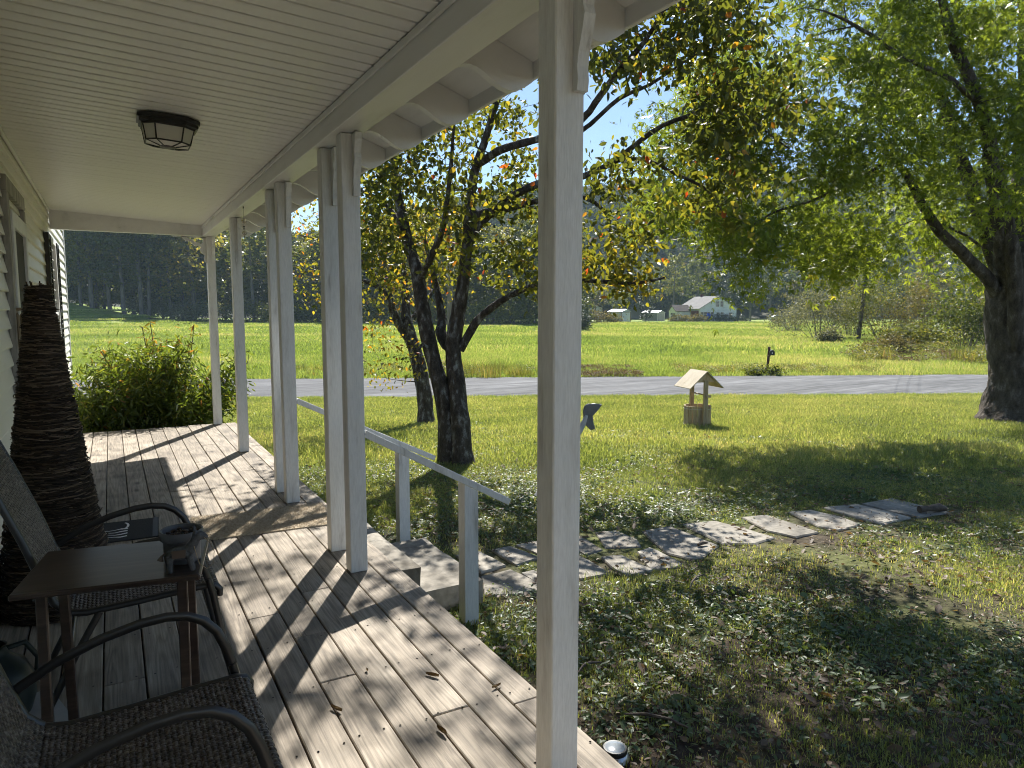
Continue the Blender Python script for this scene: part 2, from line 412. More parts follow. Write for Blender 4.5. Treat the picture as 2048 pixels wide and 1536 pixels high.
# wooded hill behind the far house
def hill_z(s, t):
    top = 78 + 12 * sstep(40, 260, t) - 34 * sstep(20, -160, t) + 6 * mnoise.noise((t * .012, 4.2, 0)) + 3 * mnoise.noise((t * .04, 1.2, 0))
    u = (s - 225) / 300
    z = -3 + top * sstep(0, 1, u) if u < 1 else -3 + top - 20 * sstep(1, 2.4, u)
    return z + 3.5 * mnoise.noise((s * .02, t * .02, 5)) * sstep(0, .3, u)
def hill():
    S = np.arange(222, 900, 14.); T = np.arange(-420, 640, 14.); n = len(T); V = []
    for s in S:
        for t in T: V.append((*xy(s, t), hill_z(s, t)))
    F = [(i * n + j, i * n + j + 1, (i + 1) * n + j + 1, (i + 1) * n + j) for i in range(len(S) - 1) for j in range(n - 1)]
    o = link('hill', np_mesh('hill', V, F, smooth=True), mat('forest_floor', [(0, (.03, .03, .015)), (1, (.06, .06, .03))], scale=.05, rough=.95))
    tag(o, 'long wooded hill rising behind the white farmhouse', 'hill', kind='structure')
hill()

# ------------------------------------------------------------------ porch deck: every board on its own
deck = thing('porch_deck', 'weathered wooden porch deck of long parallel boards', 'deck', (0, 0, 0)); tag(deck, kind='structure')
EDGE, END, Y0 = 1.335, 9.60, -5.0
gaps = [EDGE, 1.206, 1.062] + [1.062 - .1445 * k for k in range(1, 13)]
def wob(seed, y): return .0015 * math.sin(y * 1.3 + seed * 2.1)
joints = {0: [2.13, 6.4], 1: [2.13 - 1.9, 5.2], 2: [2.20, 6.6], 3: [3.55, 8.1], 4: [2.62, 3.05, 7.2], 5: [3.35], 6: [1.2, 6.1], 7: [4.6], 8: [.4, 5.9], 9: [3.0], 10: [8.0, 1.1], 11: [8.05, 4.4], 12: [2.2, 7.4], 13: [5.0]}
nails = B()
for i in range(len(gaps) - 1):
    x1, x0 = gaps[i] - .0028, gaps[i + 1] + .0028
    ys = [Y0] + sorted(joints.get(i, [])) + [END + random.uniform(-.012, .012)]
    for a, b in zip(ys[:-1], ys[1:]):
        dz = random.uniform(-.0015, .0015); w = B()
        w.box((0, 0, 0), (x1 - x0, b - a - .003, .036), .0035)
        o = w.obj('deck_board', MT['deck'], deck); o.location = ((x0 + x1) / 2 + random.uniform(-.001, .001), (a + b) / 2, -.018 + dz)
    y = Y0 + .3
    while y < END:
        for fx in (.2, .8):
            cx = x0 + (x1 - x0) * fx + random.uniform(-.006, .006); cyy = y + random.uniform(-.012, .012)
            nails.lathe([(0, .0), (.0042, .0)], 7, Matrix.Translation((cx, cyy, .0022)))
        y += .406
tag(nails.obj('nail_head', mat('rusty_nail', (.035, .025, .02), rough=.7), deck), kind='stuff')
w = B(); w.span(1.27, 1.31, Y0, END - .02, -.24, -.040); w.span(-.6, 1.27, END - .05, END - .012, -.24, -.040)
w.obj('rim_joist', mat('grey_framing_lumber', [(0, (.10, .085, .065)), (1, (.2, .17, .13))], scale=3, stretch=(6, .6, 6), rough=.85), deck)
for y in np.arange(Y0 + .3, END, .406):
    w = B(); w.span(-.6, 1.269, y - .019, y + .019, -.22, -.040); w.obj('joist', bpy.data.materials['grey_framing_lumber'], deck)

# ------------------------------------------------------------------ the house wall on the left
XW = -.56; WTOP = 2.9; WEND = 12.35
house = thing('porch_house', 'white clapboard house wall along the left of the porch', 'house', (XW, 5, -.42))
def hB(): return B(off=(XW, 5, -.42))
lap = .114; z = -.40; k = 0
while z < WTOP:
    w = hB(); h = min(lap, WTOP + .05 - z)
    prof = [(0, 0), (.024, 0), (.025, .008), (.002, h + .006), (0, h + .006)]
    ya = Y0
    w.prism([(a, b) for a, b in prof], (XW, WEND, z), (1, 0, 0), (0, 0, 1), WEND - ya)
    w.obj('siding_board', MT['siding'], house); z += lap; k += 1
w = hB(); w.span(XW - .10, XW + .030, WEND - .006, WEND + .085, -.40, WTOP + .1, .004); w.obj('corner_trim', MT['paint'], house)
w = hB(); w.span(XW - .4, XW - .001, Y0, WEND - .01, -.42, WTOP + .1); w.span(XW - 5, XW - .4, WEND - .3, WEND - .01, -.42, WTOP + .1)
w.obj('wall', MT['siding'], house)
# screen door, seen edge-on at the far left
door = hB(); DY0, DY1 = 5.46, 6.34
door.span(XW + .02, XW + .062, DY0, DY0 + .1, .02, 2.05, .004); door.span(XW + .02, XW + .062, DY1 - .1, DY1, .02, 2.05, .004)
door.span(XW + .02, XW + .062, DY0 + .1, DY1 - .1, 1.95, 2.05, .004); door.span(XW + .02, XW + .062, DY0 + .1, DY1 - .1, .02, .22, .004)
door.span(XW + .02, XW + .062, DY0 + .1, DY1 - .1, .78, .86, .004)
dobj = door.obj('screen_door', MT['paint'], house)
w = hB(); w.span(XW + .038, XW + .042, DY0 + .1, DY1 - .1, .22, 1.95); w.obj('screen', mat('dark_insect_screen', (.05, .05, .05), rough=.8), dobj)
w = hB()
for q in range(7):
    yy = DY0 + .16 + q * .095
    pts = [(XW + .05, yy + .03 * math.sin(a * 2), .26 + a * .08) for a in np.linspace(0, 6.2, 14)]
    w.tube(pts, .009, 5)
w.obj('scroll_grille', MT['paint'], dobj)
w = hB(); w.span(XW + .012, XW + .050, DY1 + .003, DY1 + .10, 0.0, 2.15, .004); w.span(XW + .012, XW + .050, DY0 - .10, DY0 - .003, 0.0, 2.15, .004)
w.span(XW + .012, XW + .050, DY0 - .10, DY1 + .10, 2.153, 2.25, .004); w.obj('door_casing', mat('aged_door_casing', [(0, (.10, .09, .08)), (1, (.42, .40, .36))], scale=4, stretch=(3, 3, .6), rough=.6), house)
# window with black louvred shutters near the far corner
WY0, WY1, WZ0, WZ1 = 9.02, 9.86, .62, 2.16
win = hB(); win.span(XW + .016, XW + .05, WY0 - .07, WY0, WZ0, WZ1, .003); win.span(XW + .016, XW + .05, WY1, WY1 + .07, WZ0, WZ1, .003)
win.span(XW + .016, XW + .05, WY0 - .07, WY1 + .07, WZ1 + .002, WZ1 + .07, .003); win.span(XW + .016, XW + .06, WY0 - .07, WY1 + .07, WZ0 - .07, WZ0 - .002, .003)
win.span(XW + .02, XW + .04, WY0, WY1, (WZ0 + WZ1) / 2 - .02, (WZ0 + WZ1) / 2 + .02)
wo = win.obj('window', MT['paint'], house)
w = hB(); w.span(XW + .018, XW + .024, WY0, WY1, WZ0, WZ1); w.obj('pane', MT['glass_dark'], wo)
for y0 in (WY0 - .42, WY1 + .08):
    w = hB(); y1 = y0 + .34
    w.span(XW + .018, XW + .062, y0, y0 + .045, WZ0 - .03, WZ1 + .05, .003); w.span(XW + .018, XW + .062, y1 - .045, y1, WZ0 - .03, WZ1 + .05, .003)
    for zc in (WZ0 - .005, (WZ0 + WZ1) / 2, WZ1 + .025): w.span(XW + .018, XW + .060, y0 + .045, y1 - .045, zc - .025, zc + .025, .003)
    so = w.obj('shutter', MT['black_metal'], house)
    zz = WZ0 + .05
    while zz < WZ1 - .01:
        l = hB(); R = Matrix.Rotation(math.radians(35), 3, 'Y'); l.box((XW + .04, (y0 + y1) / 2, zz), (.046, y1 - y0 - .092, .006), 0, rot=R)
        l.obj('louvre', MT['black_metal'], so); zz += .055

# ------------------------------------------------------------------ porch roof: ceiling boards, beam, rafter tails, eave
proof = thing('porch_roof', 'white porch roof with cream grooved ceiling boards and carved rafter tails', 'porch roof', (0, 0, 2.33))
def rB(): return B(off=(0, 0, 2.33))
XB0, XB1, ZB0, ZB1 = 1.035, 1.185, 2.33, 2.475
ZCW, ZCB = 2.545, 2.458                                  # ceiling height at the wall and at the beam
slope = (ZCB - ZCW) / (XB0 - XW)
bw = .1016
cb = B(); L_ = math.hypot(XB0 - XW - .02, ZCB - ZCW)
prof = [(-bw / 2, .026), (-bw / 2, .020), (-bw / 2 + .009, .020), (-bw / 2 + .012, .003), (-bw / 2 + .022, 0), (bw / 2 - .010, 0), (bw / 2 - .003, .003), (bw / 2, .008), (bw / 2, .026)]
cb.prism(prof, (-L_ / 2, 0, 0), (0, 1, 0), (0, 0, 1), L_)
cbm = cb.mesh('ceiling_board')
tilt = math.atan2(-(ZCB - ZCW), XB0 - XW)
y = Y0 + bw / 2
while y < END + .02:
    link('ceiling_board', cbm, MT['vinyl'], proof, ((XB0 + XW + .012) / 2, y, (ZCW + ZCB) / 2 - 2.33 + random.uniform(-.0006, .0006)), (0, tilt, 0)); y += bw
w = rB(); w.span(XB0, XB1, Y0, END + .05, ZB0, ZB1, .004); w.obj('beam', MT['beam'], proof)
w = rB(); w.span(XB0 - .012, XB0 - .001, Y0, END - .05, ZCB - .034, ZCB - .004, .002)
w.beam((XW + .028, Y0, ZCW - .012), (XW + .028, END - .05, ZCW - .012), .022, .03, .003); w.obj('ceiling_moulding', MT['beam'], proof)
w = rB(); w.prism([(XW + .02, 2.335), (XB0 - .002, 2.335), (XB0 - .002, ZCB + .06), (XW + .02, ZCW + .06)], (0, END + .05, 0), (1, 0, 0), (0, 0, 1), .09)
w.obj('end_header', MT['beam'], proof)
# roof plane out to the eave, fascia and drip edge
XE, ZE = 1.60, 2.445
rs = .34
def zr(x): return ZE + (XE - x) * rs
w = rB(); w.prism([(XW, zr(XW) + .012), (XE, zr(XE) + .012), (XE, zr(XE) + .03), (XW, zr(XW) + .03)], (0, END + .06, 0), (1, 0, 0), (0, 0, 1), END + .06 - Y0); w.obj('roof_deck', MT['beam'], proof)
w = rB(); w.prism([(XW - .1, zr(XW - .1) + .033), (XE + .035, zr(XE + .035) + .033), (XE + .035, zr(XE + .035) + .045), (XW - .1, zr(XW - .1) + .045)], (0, END + .14, 0), (1, 0, 0), (0, 0, 1), END + .14 - Y0)
w.obj('roof_covering', mat('dark_shingle', [(0, (.05, .05, .05)), (1, (.12, .115, .11))], scale=6, rough=.9), proof)
w = rB(); w.span(XE - .003, XE + .017, Y0, END + .06, ZE - .055, ZE + .035, .003); w.obj('fascia', MT['beam'], proof)
w = rB(); w.span(XB0 + .03, XB1 - .02, Y0, END + .04, ZB1 + .001, zr(XB1) + .006); w.obj('frieze', MT['beam'], proof)
w = rB(); w.prism([(XW + .02, ZCW + .062), (XB1, ZB1 + .003), (XE - .01, ZE - .03), (XE - .01, zr(XE) + .008), (XW + .02, zr(XW) + .008)], (0, END + .058, 0), (1, 0, 0), (0, 0, 1), .03); w.obj('gable_board', MT['beam'], proof)
tail = rB(); pr = []
x0, x1 = XB1 + .001, XE - .005
for u in np.linspace(0, 1, 15):                          # the S of a rafter tail's lower edge
    x = x0 + (x1 - x0) * u
    zlow = 2.352 + (ZE - .052 - 2.352) * u + .055 * math.sin(2 * math.pi * (u - .02)) * (1 - .25 * u) - .012
    pr.append((x, zlow))
pr += [(x1, zr(x1) + .010), (x0, zr(x0) + .010)]
tail.prism(pr, (0, .02, 2.33 - 2.33), (1, 0, 0), (0, 0, 1), .04)
tm = tail.mesh('rafter_tail')
for k in range(-11, 13): link('rafter_tail', tm, MT['beam'], proof, (0, 2.06 + .613 * k, 0))
# ------------------------------------------------------------------ porch posts
PX0, PX1 = 1.070, 1.165
corb = [(0, 0), (.020, 0), (.024, .03), (.020, .06), (.026, .10), (.044, .155), (.052, .19), (.044, .215), (.050, .24), (.066, .275), (.070, .31), (0, .31)]
posts = [('nearest square white porch post, the one right in front of the camera', 1.662, 1.752, -.3),
         ('white porch post on the near side of the steps, the front one of that pair', 3.68, 3.77, 0),
         ('white porch post on the near side of the steps, the rear one of that pair', 4.072, 4.16, 0),
         ('white porch post on the far side of the steps, the front one of that pair', 5.292, 5.38, 0),
         ('white porch post on the far side of the steps, the rear one of that pair', 5.652, 5.735, 0),
         ('lone white porch post between the far pair and the corner post', 7.505, 7.597, 0),
         ('white corner porch post at the far end of the deck, with lacy bracket', 9.505, 9.595, 0)]
for i, (lab, ya, yb, _) in enumerate(posts):
    yc = (ya + yb) / 2
    t = thing('porch_post', lab, 'post', ((PX0 + PX1) / 2, yc, 0), group='square white porch posts')
    w = B(); w.box((0, 0, 1.1645), (PX1 - PX0, yb - ya, 2.327), .004); w.obj('shaft', MT['paint'], t)
    w = B(); w.prism([(a + (yb - ya) / 2 + .001, b) for a, b in corb], (.008, 0, 2.012), (0, -1, 0), (0, 0, 1), -.036); w.obj('corbel', MT['paint'], t)
    if i == 6:
        br = [(0, 0), (-.018, .02), (-.03, .07), (-.02, .1), (-.055, .13), (-.075, .17), (-.06, .2), (-.09, .215), (-.125, .21), (-.15, .235), (-.175, .262), (-.215, .262), (-.25, .285), (-.27, .31), (-.27, .325), (-.235, .325),
              (-.19, .29), (-.15, .285), (-.12, .255), (-.09, .25), (-.06, .235), (-.035, .25), (-.035, .29), (-.06, .31), (-.06, .325), (0, .325)]
        w = B(); w.prism([(a - .0485, b + 2.0) for a, b in br], (0, .012, 0), (1, 0, 0), (0, 0, 1), .024); w.obj('scroll_bracket', MT['paint'], t)
        w = B(); w.prism([(-.05, 0), (-.40, 0), (-.44, .014), (-.05, .014)][::-1], (0, .012, 2.311), (1, 0, 0), (0, 0, 1), .024); w.obj('bracket_rail', MT['paint'], t)

# ================================================================== STEPS, RAILS AND PATH
def rough_block(name, x0, x1, y0, y1, z0, z1, parent=None, seed=0, amp=.008):
    bm = bmesh.new(); bmesh.ops.create_cube(bm, size=1)
    bmesh.ops.subdivide_edges(bm, edges=bm.edges, cuts=5, use_grid_fill=True)
    for v in bm.verts:
        p = Vector((x0 + (v.co.x + .5) * (x1 - x0), y0 + (v.co.y + .5) * (y1 - y0), z0 + (v.co.z + .5) * (z1 - z0)))
        e = sum(abs(abs(c) - .5) < 1e-4 for c in v.co)
        cc = Vector(((x0 + x1) / 2, (y0 + y1) / 2, (z0 + z1) / 2)); n = mnoise.noise_vector(p * 6 + Vector((seed, 0, 0)))
        p += n * amp + (cc - p).normalized() * (.008 if e >= 2 else 0)
        v.co = p
    me = bpy.data.meshes.new(name); bm.to_mesh(me); bm.free()
    return link(name, me, MT['concrete'], parent)
steps = thing('porch_steps', 'two rough grey concrete steps at the edge of the deck', 'steps', (0, 0, 0))
rough_block('step', 1.345, 1.60, 3.98, 5.26, -.50, -.155, steps, 1)
rough_block('step', 1.607, 2.02, 3.96, 4.96, -.60, -.31, steps, 5, .011)

path = thing('stone_path', 'path of flat concrete pavers leading from the steps across the yard', 'path', (0, 0, 0)); tag(path, kind='structure')
PAV = [[(911, 1114), (960, 1106), (1012, 1134), (962, 1149)], [(983, 1102), (1020, 1095), (1082, 1119), (1032, 1134)],
       [(962, 1155), (1020, 1141), (1075, 1167), (1090, 1190), (970, 1194)], [(1040, 1149), (1082, 1139), (1150, 1165), (1100, 1184)],
       [(1030, 1093), (1085, 1083), (1150, 1107), (1090, 1116)], [(1095, 1120), (1158, 1114), (1178, 1124), (1222, 1150), (1160, 1162)],
       [(1110, 1078), (1162, 1075), (1206, 1102), (1170, 1112)], [(1190, 1067), (1230, 1063), (1274, 1081), (1284, 1096), (1211, 1099)],
       [(1200, 1118), (1242, 1114), (1294, 1139), (1306, 1145), (1253, 1157), (1230, 1144)], [(1284, 1066), (1338, 1056), (1438, 1095), (1408, 1117), (1380, 1122), (1333, 1111)],
       [(1274, 1106), (1300, 1097), (1367, 1130), (1350, 1139), (1300, 1142)], [(1361, 1050), (1427, 1043), (1478, 1056), (1551, 1078), (1509, 1091), (1446, 1091)],
       [(1482, 1038), (1529, 1033), (1588, 1051), (1639, 1068), (1592, 1078), (1536, 1066)], [(1574, 1027), (1619, 1022), (1682, 1037), (1722, 1053), (1678, 1064), (1637, 1057)],
       [(1642, 1018), (1714, 1011), (1781, 1027), (1822, 1038), (1765, 1051), (1734, 1044)], [(1723, 1009), (1783, 998), (1900, 1027), (1839, 1037), (1787, 1026)]]
PAVW = []
for q, poly in enumerate(PAV):
    pts = [on_ground(*p) for p in poly]; PAVW.append([(p.x, p.y) for p in pts])
    c = sum((p for p in pts), Vector()) / len(pts)
    fine_ = []
    for a, b in zip(pts, pts[1:] + pts[:1]):
        L_ = (b - a).length; nn = max(2, int(L_ / .09))
        for k in range(nn):
            p = a.lerp(b, k / nn); nz = mnoise.noise_vector(p * 9); fine_.append(Vector((p.x + nz.x * .010, p.y + nz.y * .010, 0)))
    zc = c.z + .014 + random.uniform(-.006, .006); tl = Vector((random.uniform(-.006, .006), random.uniform(-.006, .006)))
    n = len(fine_); vv = []
    for sc, dz in ((1.0, -.09), (1.0, -.006), (.965, .004)):
        for p in fine_:
            d = Vector((p.x - c.x, p.y - c.y)) * sc; gzz = ground_z(p.x, p.y) - c.z
            vv.append((c.x + d.x, c.y + d.y, zc + dz + d.dot(tl) + gzz))
    ff = [tuple(range(2 * n, 3 * n))]
    for r in range(2): ff += [(r * n + i, r * n + (i + 1) % n, (r + 1) * n + (i + 1) % n, (r + 1) * n + i) for i in range(n)]
    w = B(off=(c.x, c.y, c.z)); w.add(vv, ff); o = w.obj('paver', MT['concrete'], path); o.location = (c.x, c.y, c.z)

def handrail(lab, y, x_end, z_end, xp, zp_bot, ztop_post):
    t = thing('handrail', lab, 'handrail', (PX1, y, 0), group='white step handrails')
    w = B(off=(PX1, y, 0)); slope_ = (.783 - z_end) / (x_end - PX1)
    w.beam((PX1 + .001, y, .762), (x_end, y, z_end - .02), .088, .040, .003); w.obj('rail', MT['paint'], t)
    zt = .762 - (xp - PX1) * slope_ - .024
    w = B(off=(PX1, y, 0)); h = .044
    w.prism([(xp - h, zp_bot), (xp + h, zp_bot), (xp + h, zt - h * slope_), (xp - h, zt + h * slope_)], (0, y + h, 0), (1, 0, 0), (0, 0, 1), 2 * h); w.obj('rail_post', MT['paint'], t)
handrail('sloping white handrail on the near side of the steps, ending beside the nearest post', 3.725, 2.06, .285, 1.80, -.50, 0)
handrail('white handrail on the far side of the steps, mostly behind the porch posts', 5.335, 2.26, .24, 1.99, -.54, 0)

# ================================================================== THINGS ON THE PORCH
# ceiling lantern
lz = ZCW + (.34 - XW) * slope
lamp = thing('ceiling_lantern', 'black eight-sided ceiling lantern with frosted panes', 'lamp', (.34, 4.56, lz - .004))
lamp.rotation_euler = (0, tilt, 0)
def octp(rx, ry, ch):
    return [(-rx, -ry + ch), (-rx + ch, -ry), (rx - ch, -ry), (rx, -ry + ch), (rx, ry - ch), (rx - ch, ry), (-rx + ch, ry), (-rx, ry - ch)]
def ring(bm_, levels):
    n = 8; vv = []; ff = []
    for (rx, ry, ch, z) in levels: vv += [(a, b, z) for a, b in octp(rx, ry, ch)]
    for r in range(len(levels) - 1): ff += [(r * n + i, r * n + (i + 1) % n, (r + 1) * n + (i + 1) % n, (r + 1) * n + i) for i in range(n)]
    ff += [tuple(range(n)), tuple(range((len(levels) - 1) * n, len(levels) * n))]
    bm_.add(vv, ff)
w = B(); ring(w, [(.158, .158, .07, -.002), (.158, .158, .07, -.022), (.148, .148, .066, -.026), (.148, .148, .066, -.042), (.136, .136, .06, -.048), (.136, .136, .06, -.056)]); w.obj('canopy', MT['black_metal'], lamp)
top8, bot8 = octp(.128, .128, .056), octp(.112, .112, .049)
for i in range(8):
    a0, a1, b0, b1 = top8[i], top8[(i + 1) % 8], bot8[i], bot8[(i + 1) % 8]
    w = B(); w.add([(*a0, -.056), (*a1, -.056), (*b1, -.132), (*b0, -.132)], [(0, 1, 2, 3)]); w.obj('pane', MT['glass_frost'], lamp)
w = B(); n8 = bot8
for i in range(8):
    w.tube([(*top8[i], -.054), (*bot8[i], -.134)], .0042, 5); w.tube([(*bot8[i], -.134), (*bot8[(i + 1) % 8], -.134)], .0045, 5)
    w.tube([(*bot8[i], -.134), (bot8[i][0] * .36, bot8[i][1] * .36, -.150)], .0036, 5)
w.lathe([(0, -.156), (.03, -.154), (.043, -.149), (.043, -.143)], 14); w.obj('cage', MT['black_metal'], lamp)
for i in range(8):
    a, b = bot8[i], bot8[(i + 1) % 8]
    w = B(); w.add([(*a, -.133), (*b, -.133), (b[0] * .36, b[1] * .36, -.148), (a[0] * .36, a[1] * .36, -.148)], [(0, 1, 2, 3)]); w.obj('bottom_pane', MT['glass_frost'], lamp)

# glass globe ornament hanging from the beam
t = thing('hanging_ornament', 'string of clear glass balls hanging from the porch beam', 'ornament', (1.06, 6.66, 2.329))
w = B(); w.tube([(0, 0, 0), (0, 0, -.26)], .0012, 4); w.lathe([(0, -.02), (.006, -.018), (.004, 0), (0, 0)], 6); w.obj('wire', MT['dark_metal'], t)
gl = mat('clear_glass_ball', (.6, .55, .5), rough=.08, spec=.8); gl.node_tree.nodes['Principled BSDF'].inputs['Transmission Weight'].default_value = .75
for zc, r in ((-.125, .024), (-.232, .02)):
    w = B(); w.lathe([(max(0, r * math.sin(a)), zc - r * math.cos(a)) for a in np.linspace(0, math.pi, 9)], 12); w.obj('glass_ball', gl, t, True)
w = B(); w.lathe([(0, -.20), (.009, -.198), (.009, -.192), (.004, -.19), (.004, -.178), (.009, -.176), (.009, -.17), (0, -.168)], 8); w.obj('spool', MT['black_metal'], t)
w = B(); w.lathe([(0, -.275), (.004, -.268), (.003, -.25), (0, -.25)], 8); w.obj('drop', MT['dark_metal'], t)

# bamboo chime on the wall beside the door
pc = on_x(44, 650, XW + .07)
t = thing('bamboo_chime', 'bamboo wind chime tubes hanging on the wall behind the twig cone', 'wind chime', (XW + .055, pc.y, pc.z + .1))
mb_ = mat('dry_bamboo', [(0, (.16, .12, .07)), (1, (.34, .27, .17))], scale=6, stretch=(4, 4, .6), rough=.6)
w = B(); w.box((0, 0, .0), (.10, .16, .018), .003); w.obj('chime_top', mb_, t)
for k in range(4):
    w = B(); yk = -.06 + .04 * k; L_ = .42 + .05 * (k % 2); w.tube([(.02 * (k % 2), yk, -.02), (.02 * (k % 2), yk, -.04), (.02 * (k % 2) + .004, yk, -L_)], [.001, .0115, .0115], 8); w.obj('chime_tube', mb_, t)
w = B(); w.beam((-.036, 0, .004), (0, 0, .004), .012, .01); w.obj('hook', MT['black_metal'], t)

# twig cone
CX, CY = -.285, 3.98
cone = thing('twig_cone', 'tall dark cone woven of brown twigs standing on the deck by the wall', 'twig cone', (CX, CY, 0))
mtw = mat('dark_brown_twig', [(0, (.022, .015, .010)), (.5, (.065, .044, .028)), (1, (.15, .105, .068))], scale=30, rough=.85, spec=.2)
def cone_r(z): return .050 + .20 * (1 - z / 1.545) ** 1.05
w = B(); w.lathe([(cone_r(z) * .86, z) for z in np.linspace(.0, 1.52, 20)], 20); w.obj('core', mtw, cone)
def twig_mesh(n):
    V, F, TI = [], [], []
    for _ in range(n):
        ti = RNG.random() ** 1.6; z = 1.54 * (1 - RNG.random() ** .8); z = min(1.535, z); r = cone_r(z) * RNG.uniform(.88, 1.03); a0 = RNG.uniform(0, 6.283); sp = RNG.uniform(1.0, 2.4) * .10 / r
        k = 7; rad = RNG.uniform(.0014, .0042); tilt_ = RNG.normal(0, .013); fl = RNG.uniform(.002, .012) if RNG.random() < .3 else 0
        b = len(V)
        for i in range(k):
            u = i / (k - 1); a = a0 + sp * u; rr = r + fl * max(0, u - .6) * 2.5 + RNG.normal(0, .0015); zz = max(.004, z + tilt_ * (u - .5) + RNG.normal(0, .002))
            c = np.array([rr * math.cos(a), rr * math.sin(a), zz]); er = np.array([math.cos(a), math.sin(a), 0.]); ez = np.array([0, 0, 1.])
            for th in (0, 2.094, 4.189): V.append(c + er * math.cos(th) * rad + ez * math.sin(th) * rad); TI.append(ti)
        for i in range(k - 1):
            for j in range(3):
                j2 = (j + 1) % 3; F.append((b + i * 3 + j, b + i * 3 + j2, b + (i + 1) * 3 + j2, b + (i + 1) * 3 + j))
    return np_mesh('twigs', V, F, {'tint': TI})
tag(link('twigs', twig_mesh(5200), leaf_mat('split_brown_twigs', [(0, (.018, .012, .008)), (.5, (.07, .047, .03)), (1, (.26, .19, .13))], .0, rough=.7, spec=.3, jitter=0), cone), kind='stuff')
w = B()
for q in range(14):
    a = q * .45; w.tube([(.03 * math.cos(a), .03 * math.sin(a), 1.49), (.045 * math.cos(a), .045 * math.sin(a), 1.545 + .012 * math.sin(q * 3))], .003, 4)
w.obj('tip', mtw, cone)

# ------------------------------------------------------------------ two woven armchairs
mweave = mat('woven_brown_resin', [(0, (.02, .014, .011)), (.4, (.05, .036, .028)), (.7, (.13, .105, .085)), (1, (.24, .21, .18))], scale=70, rough=.42, spec=.5, detail=2)
def weave(path_, y0, y1, nu, nv, th=.004):
    """basket weave over a sheet that follows path_ (x,z) with width y0..y1: one raised pad for each crossing"""
    P = [Vector((a, 0, b)) for a, b in path_]; d = [0]
    for a, b in zip(P, P[1:]): d.append(d[-1] + (b - a).length)
    def pt(s_):
        for i in range(len(P) - 1):
            if s_ <= d[i + 1] or i == len(P) - 2:
                f = (s_ - d[i]) / (d[i + 1] - d[i]); q = P[i].lerp(P[i + 1], f); tg = (P[i + 1] - P[i]).normalized(); return q, Vector((-tg.z, 0, tg.x)), tg
    V, F = [], []; du = (y1 - y0) / nu; dv = d[-1] / nv
    for j in range(nv):
        q, nrm, tg = pt((j + .5) * dv)
        if nrm.z < 0: nrm = -nrm
        for i in range(nu):
            yc = y0 + (i + .5) * du; al = (i + j) % 2
            hu, hv = (du * .66, dv * .40) if al else (du * .40, dv * .66); up = th if al else th * .55
            b = len(V)
            for (a_, b_, h_) in ((-1, -1, 0), (1, -1, 0), (1, 1, 0), (-1, 1, 0)):
                V.append(q + tg * (b_ * hv) + Vector((0, yc + a_ * hu, 0)))
            for (a_, b_) in ((-1, -1), (1, -1), (1, 1), (-1, 1)):
                V.append(q + tg * (b_ * hv * .62) + Vector((0, yc + a_ * hu * .62, 0)) + nrm * up)
            F += [(b + 4, b + 5, b + 6, b + 7)] + [(b + k, b + (k + 1) % 4, b + 4 + (k + 1) % 4, b + 4 + k) for k in range(4)]
    return np_mesh('weave', [tuple(v) for v in V], F)
def sheet(path_, y0, y1, th=.003):
    w_ = B(); V = []; F = []
    for a, b in path_: V += [(a, y0, b - th), (a, y1, b - th)]
    for i in range(len(path_) - 1): F.append((2 * i, 2 * i + 1, 2 * i + 3, 2 * i + 2))
    return w_.add(V, F)
seat_p = [(.285, .372), (.288, .395), (.275, .412), (.25, .418), (.15, .412), (0, .402), (-.14, .396), (-.19, .405)]
back_p = [(-.19, .405), (-.225, .44), (-.255, .52), (-.30, .66), (-.36, .82), (-.405, .93), (-.425, .955)]
